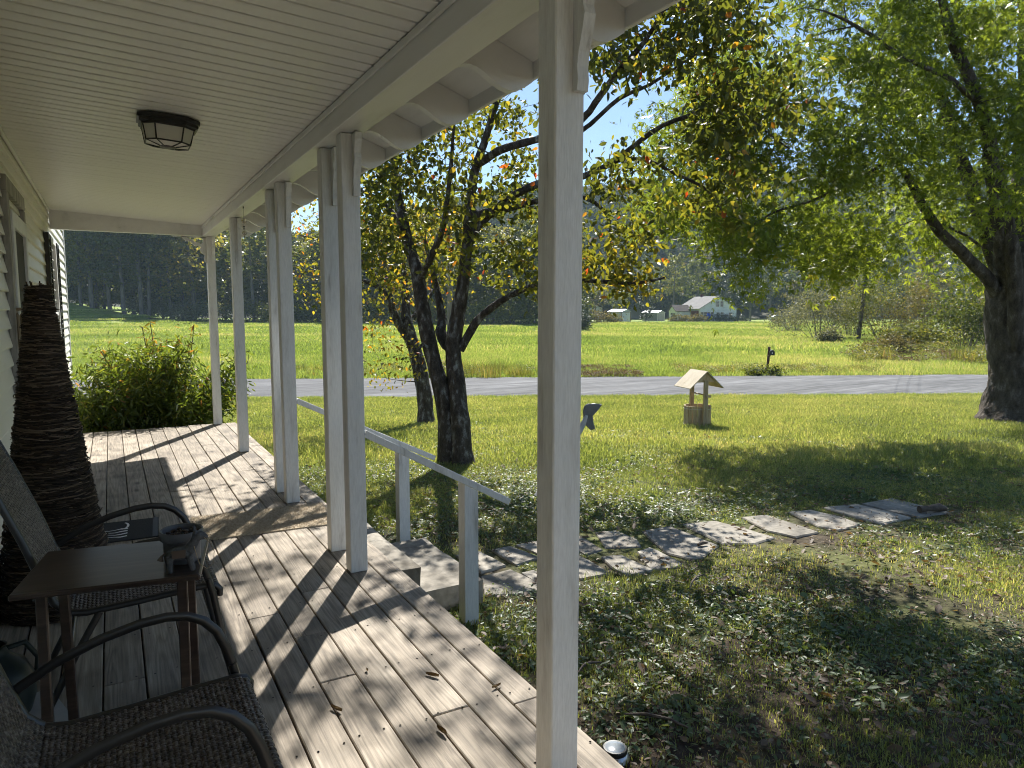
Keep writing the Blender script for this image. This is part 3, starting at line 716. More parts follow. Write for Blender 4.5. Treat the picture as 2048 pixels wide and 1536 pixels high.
def chair(loc, lab):
    c = thing('woven_armchair', lab, 'chair', loc, group='woven porch armchairs')
    s_ = link('woven_seat', weave(seat_p, -.225, .225, 36, 40), mweave, c)
    sheet(seat_p, -.228, .228).obj('seat_lining', mweave, s_)
    b_ = link('woven_back', weave(back_p, -.225, .225, 36, 46), mweave, c)
    sheet(back_p, -.228, .228, .004).obj('back_lining', mweave, b_)
    for sg in (-1, 1):
        yy = sg * .238
        w = B(); w.tube([(a, yy, b - .006) for a, b in seat_p] , .0125, 8); w.obj('seat_rail', MT['dark_metal'], c, True)
        w = B(); w.tube([(a - .006, yy, b) for a, b in back_p], .0125, 8); w.obj('back_rail', MT['dark_metal'], c, True)
        ya = sg * .262
        arm = [(-.285, .47), (-.24, .505), (-.16, .55), (-.06, .588), (.03, .608), (.09, .612), (.14, .604), (.18, .582), (.212, .545), (.233, .495), (.248, .44)]
        w = B(); w.tube([(a, ya, b) for a, b in arm], .0130, 10, flat=.55, up=(0, 1, 0)); w.obj('armrest', MT['dark_metal'], c, True)
        w = B(); w.tube([(.247, ya, .444), (.262, ya, .38), (.29, ya, .2), (.322, ya, .014)], .0125, 8); lg = w.obj('leg', MT['dark_metal'], c, True)
        w = B(); w.lathe([(.016, 0), (.017, .004), (.016, .02), (.013, .024)], 8, Matrix.Translation((.322, ya, 0))); w.obj('foot', MT['black_metal'], lg)
        w = B(); w.tube([(-.10, yy, .385), (-.18, ya, .25), (-.30, ya, .014)], .0125, 8); lg = w.obj('leg', MT['dark_metal'], c, True)
        w = B(); w.lathe([(.016, 0), (.017, .004), (.016, .02), (.013, .024)], 8, Matrix.Translation((-.30, ya, 0))); w.obj('foot', MT['black_metal'], lg)
    w = B(); w.tube([(.268, -.262, .362), (.268, .262, .362)], .011, 8); w.obj('front_stretcher', MT['dark_metal'], c, True)
    w = B(); w.tube([(-.2, -.262, .22), (-.2, .262, .22)], .009, 8); w.obj('rear_stretcher', MT['dark_metal'], c, True)
    w = B(); w.tube([(-.432, -.238, .952), (-.436, 0, .958), (-.432, .238, .952)], .0125, 8); w.obj('top_rail', MT['dark_metal'], c, True)
    return c
ch1 = chair((.0, 1.765, 0), 'nearest woven brown armchair with dark metal arms, cut by the lower left corner')
ch2 = copy_tree(ch1); ch2.location = (.018, 3.0, 0); ch2['label'] = 'farther woven armchair behind the little table, in front of the twig cone'

# ------------------------------------------------------------------ folding table and what stands on it
mtab = mat('dark_mahogany_laminate', [(0, (.028, .018, .014)), (.5, (.05, .033, .025)), (1, (.085, .06, .046))], scale=5, stretch=(.8, 7, 7), rough=.30, spec=.5, dist=.6)
tab = thing('folding_table', 'small dark brown folding table between the two armchairs', 'table', (-.012, 2.53, 0), math.radians(-10))
w = B(); w.box((0, 0, .612), (.50, .40, .018), .005); w.obj('table_top', mtab, tab)
w = B(); w.box((0, -.10, .596), (.24, .05, .012)); w.box((0, .10, .596), (.24, .05, .012)); w.obj('top_cleat', mtab, tab)
for sx in (-1, 1):
    for q, sy in ((0, 1), (1, -1)):
        xx = sx * .19; w = B(); w.beam((xx, sy * .115, .602), (xx, sy * .145, .0), .020, .030, .003, up=(1, 0, 0)); w.obj('leg', mtab, tab)
# tin pot
pot = thing('planter_tin', 'round grey tin pot on the corner of the little table', 'pot', (.165, 2.455, .6215))
mpt = mat('dull_blue_grey_tin', [(0, (.06, .065, .075)), (1, (.13, .135, .15))], scale=10, rough=.45, spec=.5)
w = B(); w.lathe([(.050, 0), (.054, .004), (.056, .07), (.060, .072), (.064, .074), (.065, .100), (.063, .103), (.058, .101), (.055, .085), (0, .083)], 28); w.obj('tin', mpt, pot, True)
w = B()
for q in range(40):
    a, r = random.uniform(0, 6.28), .05 * math.sqrt(random.random()); w.box((r * math.cos(a), r * math.sin(a), .087 + random.uniform(0, .008)), (.012, .006, .006), 0, rot=Matrix.Rotation(a, 3, 'Z'))
w.obj('potting_bark', mat('bark_chips', [(0, (.03, .02, .015)), (1, (.13, .10, .08))], scale=80, rough=.9), pot)
# plush donkey in front of the tin
don = thing('toy_donkey', 'small grey felt donkey figure standing against the tin pot', 'toy', (.150, 2.352, .6215), math.radians(-6))
don['label'] = 'small grey felt donkey figure with a raised head, leaning at the tin pot'
def ell(w_, c, r, seg=12, R=None):
    Mx = Matrix.Translation(c) @ (R.to_4x4() if R else Matrix()) @ Matrix.Diagonal((*r, 1)); w_.lathe([(max(0, math.sin(a)), -math.cos(a)) for a in np.linspace(0, math.pi, 9)], seg, Mx)
w = B(); ell(w, (0, 0, .056), (.040, .019, .021))
for sx in (-1, 1):
    for sy in (-1, 1): w.tube([(sx * .027, sy * .009, .05), (sx * .030, sy * .011, .025), (sx * .032 + .004, sy * .012, .001)], [.012, .0095, .0085], 8)
w.tube([(.026, 0, .062), (.042, 0, .085), (.050, 0, .103)], [.017, .014, .013], 10)
ell(w, (.058, 0, .106), (.022, .013, .014), R=Matrix.Rotation(.35, 3, 'Y')); ell(w, (.073, 0, .100), (.010, .009, .009))
for sy in (-1, 1): w.tube([(.047, sy * .008, .115), (.044, sy * .011, .128), (.043, sy * .012, .137)], [.005, .0055, .001], 6)
me = w.mesh('body', True); bo = link('body', me, mat('grey_felt', [(0, (.05, .055, .06)), (1, (.13, .135, .145))], scale=90, rough=.95, spec=.1), don)
rm = bo.modifiers.new('r', 'REMESH'); rm.mode = 'VOXEL'; rm.voxel_size = .0022; rm.use_smooth_shade = True
w = B(); w.tube([(-.038, 0, .062), (-.050, 0, .052), (-.054, 0, .040)], [.003, .004, .010], 8); w.obj('tail', bpy.data.materials['bark_chips'], don, True)
w = B(); w.prism([(-.02, 0), (.016, 0), (.018, .024), (-.022, .024)], (0, -.0205, .047), (1, 0, 0), (0, 0, 1), .002); w.obj('saddle_patch', mat('brown_felt', (.10, .075, .06), rough=.95), don)
w = B(); w.tube([(.070, -.008, .100), (.085, -.012, .085), (.098, -.016, .055), (.095, -.02, .018), (.075, -.022, .004), (.055, -.018, .02), (.045, -.015, .06), (.04, -.012, .085)], .0011, 5); w.obj('string', mat('jute_string', (.30, .24, .16), rough=.9), don)

# jug, sheet, box
t = thing('green_jug', 'dark green rounded jug on the deck behind the nearest chair', 'jug', (-.415, 2.93, .006))
w = B(); w.lathe([(.07, 0), (.105, .012), (.122, .07), (.120, .13), (.095, .19), (.05, .225), (.04, .25), (.045, .262), (.038, .262), (.034, .24), (0, .235)], 26); w.obj('body', mat('dark_green_plastic', (.018, .028, .026), scale=8, rough=.4), t, True)
w = B(); w.tube([(.03, .02, .235), (.09, .05, .235), (.125, .06, .17), (.118, .05, .10)], .010, 8); w.obj('handle', bpy.data.materials['dark_green_plastic'], t, True)
w = B(); w.box((0, 0, .0035), (.30, .34, .003)); o = w.obj('cardboard_sheet', mat('pale_cardboard', [(0, (.35, .34, .33)), (1, (.5, .49, .47))], scale=6, rough=.8)); o.location = (-.36, 2.87, 0); o.rotation_euler = (0, 0, .3)
tag(o, 'pale flat sheet lying on the boards under the green jug', 'sheet')
t = thing('storage_box', 'dark grey box at the far end of the deck beside the twig cone', 'box', (-.43, 9.15, 0), .06)
w = B(); w.box((0, 0, .06), (.17, .30, .12), .004); w.obj('box_body', mat('dark_grey_plastic', (.06, .065, .075), scale=10, rough=.5), t)
w = B(); w.box((0, 0, .127), (.185, .315, .012), .003); w.obj('box_lid', bpy.data.materials['dark_grey_plastic'], t)
w = B()
for q in (-1, 1): w.box((.0875, q * .08, .105), (.006, .03, .03), .001)
w.obj('clasp', MT['black_metal'], t)

# black mat with white script, seen part hidden
t = thing('black_doormat', 'black doormat with white script strokes lying before the door', 'doormat', (-.08, 5.14, 0), math.radians(-3))
w = B(); w.box((0, 0, .0045), (.58, .46, .008), .002); w.obj('mat_field', mat('black_mat_pile', [(0, (.012, .012, .013)), (1, (.03, .03, .032))], scale=120, rough=.95, bump=.002), t)
w = B()
for a, b in ((-.235, -.215), (.215, .235)): w.box(((.27 if a > 0 else -.27), 0, .0092), (.03, .45, .0014))
w.obj('mat_border', mat('grey_rubber', (.05, .055, .06), rough=.7), t)
w = B()
w.tube([(.08 + .030 * math.cos(a), .10 + .075 * math.sin(a), .0095) for a in np.linspace(-1.9, 1.2, 12)], .007, 6, flat=.25, up=(0, 0, 1))
for q in range(4):
    yb = .02 - q * .055
    w.tube([(.11 - .035 * k, yb + .012 * math.sin(k * 1.7 + q), .0095) for k in range(9)] , [.0035 + .004 * (k < 2) for k in range(9)], 6, flat=.3, up=(0, 0, 1))
w.obj('lettering', mat('white_print', (.75, .75, .75), rough=.8), t)

# coir mat with a shaggy pile
t = thing('coir_doormat', 'tan shaggy coir doormat lying before the steps', 'doormat', (.835, 4.92, 0), math.radians(-4))
mcoir = mat('coir_fibre', [(0, (.30, .23, .16)), (.5, (.50, .42, .31)), (1, (.62, .54, .42))], scale=60, rough=.95, spec=.1, detail=3)
w = B(); w.box((0, 0, .005), (.88, .56, .008)); w.obj('backing', mcoir, t)
n = 26000; px_ = RNG.uniform(-.445, .445, n); py_ = RNG.uniform(-.285, .285, n); an = RNG.uniform(0, 6.283, n); ln = RNG.uniform(.004, .016, n); hh = RNG.uniform(.006, .014, n)
V = np.zeros((n, 3, 3)); V[:, 0] = np.c_[px_ - np.sin(an) * .0009, py_ + np.cos(an) * .0009, np.full(n, .008)]; V[:, 1] = np.c_[px_ + np.sin(an) * .0009, py_ - np.cos(an) * .0009, np.full(n, .008)]
V[:, 2] = np.c_[px_ + np.cos(an) * ln, py_ + np.sin(an) * ln, .008 + hh]
tag(link('pile', np_mesh('pile', V.reshape(-1, 3), np.arange(3 * n).reshape(-1, 3)), mcoir, t), kind='stuff')

# dry leaves on the boards
mdry = mat('dry_brown_leaf', [(0, (.12, .075, .035)), (.6, (.27, .19, .09)), (1, (.38, .29, .14))], scale=25, rough=.7)
def curled_leaf(size, seed):
    rs_ = random.Random(seed); V, F = [], []; nu, nv = 7, 5
    for i in range(nu):
        u = i / (nu - 1) - .5; wd = (.5 - abs(u) ** 1.6 * 1.4) * .62
        for j in range(nv):
            v = (j / (nv - 1) - .5) * 2
            V.append((u * size, v * wd * size * .5, size * (.16 * v * v + .20 * (u + .1) ** 2 * rs_.uniform(.7, 1.3) + .02 * rs_.random()) + .003))
    for i in range(nu - 1):
        for j in range(nv - 1): F.append((i * nv + j, i * nv + j + 1, (i + 1) * nv + j + 1, (i + 1) * nv + j))
    return np_mesh('fallen_leaf', V, F, smooth=True)
LV = [((672, 1422), .055, 'dry curled brown leaf caught in a board gap near the chair seat'), ((865, 1354), .06, 'crumpled tan leaf in the middle of the sunlit boards'),
      ((993, 1376), .045, 'small dark dry leaf near the outer edge of the deck'), ((884, 1466), .06, 'yellowish dry leaf standing on the boards at the bottom of the picture'),
      ((735, 1343), .03, 'tiny brown leaf scrap on the shaded boards')]
for q, (pp, sz, lab) in enumerate(LV):
    p = on_z(*pp, 0); o = link('fallen_leaf', curled_leaf(sz, q), mdry); o.location = (p.x, p.y, 0.001); o.rotation_euler = (random.uniform(0, .25), 0, random.uniform(0, 6)); tag(o, lab, 'leaf', 'dry leaves on the deck')

# solar disc light beside the deck
p = on_z(1230, 1492, -.36); gzp = ground_z(p.x, p.y)
t = thing('solar_disc_light', 'round steel solar ground light lying beside the near end of the deck', 'garden light', (p.x, p.y, gzp))
w = B(); w.lathe([(.058, .004), (.062, .012), (.058, .02), (.052, .034), (.046, .040)], 26); w.obj('steel_ring', mat('brushed_steel', (.45, .45, .46), rough=.3, metal=.9), t, True)
w = B(); w.lathe([(.050, .036), (.052, .048), (.048, .056), (.044, .056)], 26); w.obj('black_rim', MT['black_metal'], t, True)
w = B(); w.lathe([(.044, .055), (.03, .059), (0, .060)], 26); w.obj('clear_lens', mat('pale_lens', (.35, .38, .40), rough=.12, spec=.8), t, True)
w = B(); w.tube([(0, 0, -.08), (0, 0, .01)], [.004, .012], 8); w.obj('stake', MT['black_metal'], t)

# ================================================================== THINGS IN THE YARD AND BEYOND
def g3(p): return (p.x, p.y, p.z)
# wishing well
mcedar = mat('fresh_cedar_board', [(0, (.32, .22, .12)), (.5, (.50, .38, .22)), (1, (.58, .47, .31))], scale=3, stretch=(7, 7, .8), rough=.65, rnd=True, fine=.15)
mroofw = mat('weathered_pine_panel', [(0, (.20, .15, .10)), (.2, (.46, .38, .26)), (1, (.56, .49, .37))], scale=3.2, stretch=(1, 2.2, 1), rough=.7, fine=.12)
pw = on_ground(1394, 851)
well = thing('wishing_well', 'small wooden wishing well with a pitched roof standing on the lawn', 'wishing well', g3(pw), math.radians(-14))
ns = 18
for q in range(ns):
    a = 2 * math.pi * (q + .5) / ns; w = B(); R = Matrix.Rotation(a, 3, 'Z')
    w.box((.245 * math.cos(a), .245 * math.sin(a), .195 + .003 * (q % 3)), (.018, 2 * .245 * math.sin(math.pi / ns) - .005, .39), .003, rot=R); w.obj('stave', mcedar, well)
for zz in (.035, .34):
    w = B(); w.tube([(.257 * math.cos(a), .257 * math.sin(a), zz) for a in np.linspace(0, 2 * math.pi, 30)], .006, 5); w.obj('hoop', mat('pale_rope', (.55, .5, .42), rough=.9), well)
w = B(); w.lathe([(.236, .02), (.236, .10), (0, .10)], 18); w.obj('inner_floor', mcedar, well)
for yy in (-.285, .225):
    w = B(); w.span(-.042, .042, yy - .02, yy + .02, 0 if yy < 0 else .1, .90, .003); w.obj('upright', mcedar, well)
w = B(); w.tube([(0, -.34, .62), (0, .27, .62)], .014, 8); cr = w.obj('crank_bar', mcedar, well)
w = B(); w.box((.03, -.335, .60), (.10, .016, .045), .003); w.box((0, .262, .60), (.05, .016, .06), .003); w.obj('crank_handle', mcedar, cr)
ang = math.atan2(.30, .33); Lp = .47
for sg in (-1, 1):
    R = Matrix.Rotation(sg * ang, 3, 'Y'); w = B(); c = Vector((sg * .33 / 2 * 1.06, -.02, 1.075 - .15 * 1.06 - .008))
    w.box(c, (Lp, .62, .016), .002, rot=R); w.obj('roof_panel', mroofw, well)
for yy in (-.262, .20):
    w = B(); w.prism([(-.20, .86), (.20, .86), (.0, 1.045)], (0, yy, 0), (1, 0, 0), (0, 0, 1), .014); w.obj('gable_board', mcedar, well)

# leaping-fish garden ornament, its tail showing past the near post
po = at_depth(1112, 1000, 7.5); po.z = ground_z(po.x, po.y)
mst = mat('grey_cast_stone', [(0, (.13, .135, .13)), (1, (.23, .235, .23))], scale=12, rough=.45, fine=.1)
mstw = mat('pale_painted_stone', [(0, (.28, .29, .28)), (.6, (.5, .51, .5)), (1, (.58, .58, .57))], scale=14, rough=.6)
orn = thing('fish_statue', 'grey and white garden statue with an upturned forked tail, mostly behind the nearest post', 'statue', g3(po), -YAW); orn.scale = (.93, .93, .95)
w = B(); w.lathe([(.15, -.03), (.15, .04), (.11, .07), (.085, .16), (.10, .22), (.12, .24), (.12, .26), (0, .26)], 20, Matrix.Translation((-.10, 0, 0))); w.obj('pedestal', mst, orn, True)
w = B(); w.tube([(-.10, 0, .24), (-.115, 0, .34), (-.08, 0, .45), (.0, 0, .54), (.10, 0, .61), (.19, 0, .68), (.26, 0, .76), (.31, 0, .85), (.335, 0, .93)], [.05, .085, .10, .095, .08, .062, .046, .036, .030], 14, flat=.8); w.obj('body', mstw, orn, True)
def fluke(poly):
    w_ = B(); n_ = len(poly); c = (sum(p[0] for p in poly) / n_, sum(p[1] for p in poly) / n_)
    w_.prism(poly, (0, .02, 0), (1, 0, 0), (0, 0, 1), .04)
    me = w_.mesh('tail_fluke'); o = link('tail_fluke', me, mst, orn); bv = o.modifiers.new('b', 'BEVEL'); bv.width = .012; bv.segments = 3; return o
fluke([(.30, .90), (.295, .97), (.305, 1.02), (.335, 1.053), (.42, 1.058), (.512, 1.05), (.47, .99), (.405, .92), (.36, .90)])
fluke([(.305, .94), (.365, .95), (.405, .925), (.415, .85), (.436, .785), (.42, .768), (.38, .765), (.325, .82), (.30, .88)])
w = B(); w.prism([(-.09, .36), (-.19, .30), (-.20, .25), (-.12, .27)], (0, .01, 0), (1, 0, 0), (0, 0, 1), .02); w.obj('fin', mst, orn)

# mailbox on a leaning post across the road
pm = on_ground(1534, 749)
mpost = mat('red_brown_old_post', [(0, (.05, .025, .016)), (1, (.14, .075, .05))], scale=5, stretch=(5, 5, .8), rough=.8)
mail = thing('mailbox', 'dark roadside mailbox on a leaning brown post across the road', 'mailbox', g3(pm), -YAW - math.radians(16))
w = B(); w.beam((0, .02, -.05), (.05, .0, 1.16), .10, .10, .006, up=(0, 1, 0)); w.obj('mailbox_post', mpost, mail)
w = B(); w.beam((.055, -.30, .80), (.055, .10, .80), .08, .05, .003); w.obj('arm', mpost, mail)
box = [(-.09, 0), (.09, 0), (.09, .12)] + [(.09 * math.cos(a), .12 + .085 * math.sin(a)) for a in np.linspace(.2, math.pi - .2, 9)] + [(-.09, .12)]
w = B(); w.prism([(a + .15, b + .83) for a, b in box], (0, .12, 0), (1, 0, 0), (0, 0, 1), .47); w.obj('box_shell', mat('grey_galvanised', (.16, .165, .165), rough=.4, metal=.5), mail)
w = B(); w.prism([(a * 1.08 + .15, b * 1.06 + .825) for a, b in box], (0, -.352, 0), (1, 0, 0), (0, 0, 1), .02); dd = w.obj('box_door', mat('dark_mailbox_door', (.035, .038, .038), rough=.45), mail)
w = B(); w.box((.15, -.378, .92), (.035, .008, .05), .002); w.obj('door_sticker', mat('pale_sticker', (.6, .6, .6)), dd)
w = B(); w.box((.245, -.05, .98), (.008, .03, .14), .002); w.box((.245, -.03, 1.04), (.008, .08, .04), .002); w.obj('flag', mat('faded_flag', (.25, .05, .04)), mail)

# utility poles and their wires
mpole = mat('dark_creosote_pole', [(0, (.045, .035, .028)), (1, (.10, .08, .065))], scale=3, stretch=(6, 6, .4), rough=.85)
mpole2 = mat('sun_bleached_pole', [(0, (.16, .13, .10)), (1, (.28, .24, .19))], scale=3, stretch=(6, 6, .4), rough=.85)
def pole(px, base_y, d, h, lean, m, lab):
    p = at_depth(px, base_y, d); z = ground_z(p.x, p.y)
    t = thing('utility_pole', lab, 'pole', (p.x, p.y, z), -YAW, 'utility poles')
    w = B(); w.tube([(0, 0, -.3), (lean * .5, 0, h * .5), (lean, 0, h)], [.17, .145, .12], 12); w.obj('shaft', m, t, True)
    w = B(); w.beam((lean - .9, -.14, h - .5), (lean + .9, -.14, h - .5), .09, .11); c = w.obj('crossarm', m, t)
    for q in (-.8, 0.35, .8):
        w = B(); w.lathe([(.0, 0), (.04, 0), (.045, .05), (.03, .08), (.035, .12), (0, .14)], 8, Matrix.Translation((lean + q, -.14, h - .444))); w.obj('insulator', MT['glass_frost'], c)
    return Vector((p.x, p.y, z)) + Vector((RT.x, RT.y, 0)) * lean + Vector((0, 0, h))
t1 = pole(1716, 676, 62, 9.6, .75, mpole, 'dark wooden utility pole standing in the brush at right')
t2 = pole(901, 726, 36.5, 9.2, .0, mpole2, 'pale wooden utility pole seen between the dogwood trunks')
mwire = mat('black_wire', (.02, .02, .02), rough=.5)
def wire(a, b, sag, lab, r=.011):
    r *= .6
    a, b = Vector(a), Vector(b); pts = []
    for u in np.linspace(0, 1, 25):
        p = a.lerp(b, u); p.z -= sag * 4 * u * (1 - u); pts.append(p)
    w = B(off=a); w.tube(pts, r, 5); o = w.obj('overhead_wire', mwire); o.location = a; tag(o, lab, 'wire', 'overhead wires')
up = Vector((0, 0, 1)); lft = at_depth(-700, 470, 75)
wire(t2 - up * 5.3, t1 - up * 3.6, .5, 'overhead wire running between the two poles above the field', .012)
wire(t2 - up * 5.2, lft + up * .2, .9, 'overhead wire running left from the pale pole past the woods', .014)
wire(t2 - up * 4.4, lft + up * 2.2, .6, 'upper overhead wire running left from the pale pole', .011)
hs = Vector((-2.5, 3.0, 6.4))
for q, lab in enumerate(('upper service wire crossing the blue sky gap', 'middle service wire crossing the blue sky gap', 'lowest service wire crossing the blue sky gap')):
    wire(hs + Vector((.2 * q, 0, .4 - .5 * q)), t1 - up * (.1 + .55 * q), .4 + .25 * q, lab, .011)

# ------------------------------------------------------------------ farmhouse across the field
mhw = mat('peeling_white_clapboard', [(0, (.36, .37, .37)), (.3, (.62, .63, .64)), (1, (.74, .75, .76))], scale=.9, stretch=(1, 1, 3), rough=.7, fine=.2)
mhr = mat('grey_asphalt_shingle', [(0, (.13, .125, .12)), (1, (.22, .21, .20))], scale=1.2, rough=.9, fine=.2)
mhr2 = mat('brown_shingle', [(0, (.055, .04, .035)), (1, (.10, .075, .065))], scale=1.5, rough=.9)
mred = mat('rust_red_board', [(0, (.09, .03, .02)), (1, (.17, .06, .04))], scale=2, rough=.8)
pf = on_z(1434, 643.6, -1.2)
fh = thing('farmhouse', 'weathered white farmhouse with grey gabled roof across the field', 'house', (pf.x, pf.y, -1.22), math.radians(-15.7))
def gable_box(x0, x1, y0, y1, ze, zr_, axis='y'):
    w_ = B()
    if axis == 'y': w_.prism([(x0, -.2), (x1, -.2), (x1, ze), ((x0 + x1) / 2, zr_), (x0, ze)], (0, y1, 0), (1, 0, 0), (0, 0, 1), y1 - y0)
    else: w_.prism([(y0, -.2), (y1, -.2), (y1, ze), ((y0 + y1) / 2, zr_), (y0, ze)], (x0, 0, 0), (0, 1, 0), (0, 0, 1), x1 - x0)
    return w_
gable_box(-4.7, 5.2, 0, 11.5, 3.3, 6.15).obj('wall', mhw, fh)
def roof(x0, x1, y0, y1, ze, zr_, m, parent, ov=.45, th=.12, axis='y', name='roof'):
    w_ = B(); c = (x0 + x1) / 2; sl = (zr_ - ze) / ((x1 - x0) / 2)
    for sg in (-1, 1):
        e = (x1 - x0) / 2 + ov
        pts = [(0, zr_ + .02), (sg * e, zr_ + .02 - sl * e), (sg * e, zr_ + .02 - sl * e + th), (0, zr_ + .02 + th * 1.2)]
        if axis == 'y': w_.prism([(c + a, b) for a, b in pts], (0, y1 + ov, 0), (1, 0, 0), (0, 0, 1), y1 - y0 + 2 * ov)
        else: w_.prism([(c + a, b) for a, b in pts], (y0 - ov, 0, 0), (0, 1, 0), (0, 0, 1), y1 - y0 + 2 * ov)
    return w_.obj(name, m, parent)
rf = roof(-4.7, 5.2, 0, 11.5, 3.3, 6.15, mhr, fh)
w = B(); w.box((.4, 8.5, 6.3), (.6, .6, 1.2)); w.obj('chimney', mred, rf)
gable_box(-8.6, -4.72, 4.6, 8.6, 2.7, 4.0, 'x').obj('side_wing', mhw, fh)
roof(4.6, 8.6, -8.6, -4.8, 2.7, 4.0, mhr2, fh, .35, axis='x', name='wing_roof')
w = B(); w.span(-4.9, -4.72, .5, 4.2, .2, 2.7); w.obj('porch_recess', mred, fh)
def win_(parent, x, z, w_, h_, y=-.02, m=None):
    b_ = B()
    b_.span(x - w_ / 2 - .09, x + w_ / 2 + .09, y - .05, y, z - h_ / 2 - .09, z - h_ / 2); b_.span(x - w_ / 2 - .09, x + w_ / 2 + .09, y - .05, y, z + h_ / 2, z + h_ / 2 + .09)
    for sx in (-1, 1): b_.span(x + sx * w_ / 2, x + sx * (w_ / 2 + .09), y - .05, y, z - h_ / 2, z + h_ / 2)
    b_.span(x - w_ / 2, x + w_ / 2, y - .04, y, z - .03, z + .03)
    f_ = b_.obj('window', MT['paint'], parent); p_ = B(); p_.span(x - w_ / 2, x + w_ / 2, y - .02, y - .004, z - h_ / 2, z + h_ / 2); p_.obj('pane', m or MT['glass_dark'], f_)
for x in (.0, 1.15): win_(fh, x, 4.35, .8, 1.3)
for x in (-4.1, -3.2, -2.3, -1.4): win_(fh, x, 1.75, .75, 1.25)
win_(fh, .2, 1.8, .8, 1.0); win_(fh, 1.3, 1.8, .8, 1.0); win_(fh, 3.6, 1.6, .8, 1.3)
w = B(); w.prism([(-3.0, .2), (-1.9, .2), (-1.85, 1.9), (-2.9, 2.2)], (0, -.09, 0), (1, 0, 0), (0, 0, 1), .03); w.obj('blue_tarp', mat('blue_tarp', [(0, (.02, .06, .42)), (1, (.04, .12, .6))], scale=2, rough=.4), fh)
for q in range(3):
    w = B(); yc = 5.4 + .85 * q; w.span(-8.66, -8.60, yc - .3, yc + .3, .9, 2.1); w.obj('side_window', MT['glass_dark'], fh)

msw = mat('white_metal_siding', [(0, (.55, .57, .60)), (1, (.66, .68, .71))], scale=1, stretch=(6, 6, .2), rough=.45)
msr = mat('bright_metal_roof', (.62, .64, .66), scale=2, rough=.35, metal=.3)
def shed(px, py, z, wd, dp, ze, zr_, rotd, lab, mw, mr, trim=None):
    p = on_z(px, py, z); az = math.atan2(p.x, p.y)
    t = thing('metal_shed', lab, 'shed', (p.x, p.y, z - .05), -az + math.radians(rotd), 'sheds across the field')
    gable_box(-wd / 2, wd / 2, 0, dp, ze, zr_).obj('wall', mw, t); roof(-wd / 2, wd / 2, 0, dp, ze, zr_, mr, t, .12, .06)
    w_ = B()
    for sx in (-1, 1): w_.span(sx * (wd / 2 - .08) - .06, sx * (wd / 2 - .08) + .06, -.06, -.005, -.1, ze)
    w_.span(-wd / 2 + .16, wd / 2 - .16, -.06, -.005, ze - .12, ze); w_.obj('trim', trim or mred, t)
    w_ = B(); w_.span(-wd / 2 - .05, -wd / 2 - .005, .4, dp - .4, .05, ze - .25); w_.obj('side_door', mw, t)
    return t
shed(1252, 645.2, -1.2, 3.2, 4.0, 2.5, 3.0, 50, 'white metal shed with a rust-edged roof standing in the field', msw, msr)
shed(1322, 641.5, -1.2, 3.4, 5, 2.2, 2.7, 55, 'grey shed with a pale roof between the dark tree and the farmhouse', mat('grey_board_siding', (.25, .25, .25), scale=1.5, rough=.8), msr, MT['paint'])
shed(1176, 639, -1.2, 11, 14, 3.6, 5.0, 38, 'long white building behind the bushes at the left of the white shed', msw, msr, MT['paint'])
shed(1150, 640.5, -1.2, 5, 7, 2.2, 3.0, 70, 'low white roofed shed beside the nearest post', msw, msr, MT['paint'])
shed(1262, 637, -1.2, 7, 8, 4.8, 7.2, 20, 'white gabled barn roof showing behind the dark round tree', msw, msr, MT['paint'])

# parked car
pcar = on_z(1556, 641.5, -1.2); az = math.atan2(pcar.x, pcar.y)
car = thing('parked_car', 'silver car parked at the far edge of the field by the brush', 'car', (pcar.x, pcar.y, -1.2), -az + math.radians(14))
msil = mat('silver_car_paint', (.45, .47, .50), scale=3, rough=.25, metal=.4, coat=.5)
side = [(-2.25, .35), (2.2, .35), (2.25, .7), (2.1, .88), (1.0, .98), (.45, 1.42), (-.9, 1.5), (-1.85, 1.08), (-2.2, 1.0)]
w = B(); w.prism(side, (0, .85, 0), (1, 0, 0), (0, 0, 1), 1.7); bo = w.obj('body', msil, car); bv = bo.modifiers.new('b', 'BEVEL'); bv.width = .06; bv.segments = 2
w = B(); w.prism([(.85, 1.0), (.40, 1.36), (-.20, 1.41), (-.20, 1.0)], (0, -.853, 0), (1, 0, 0), (0, 0, 1), .01); w.prism([(-.28, 1.0), (-.28, 1.41), (-.85, 1.43), (-1.5, 1.05)][::-1], (0, -.853, 0), (1, 0, 0), (0, 0, 1), .01); w.obj('side_window', MT['glass_dark'], car)
for x in (-1.35, 1.35):
    for yy in (-.78, .78):
        M_ = Matrix.Translation((x, yy, .33)) @ Matrix.Rotation(math.pi / 2, 4, 'X'); w = B(); w.lathe([(.2, -.1), (.33, -.1), (.34, 0), (.33, .1), (.2, .1)], 16, M_); wh = w.obj('wheel', MT['black_metal'], car); w = B(); w.lathe([(0, -.09), (.2, -.09), (.2, .09), (0, .09)], 12, M_); w.obj('rim', msil, wh)
for yy in (-.6, .6): w = B(); w.box((2.2, yy, .74), (.1, .35, .13), .02); w.obj('headlight', MT['glass_frost'], car)

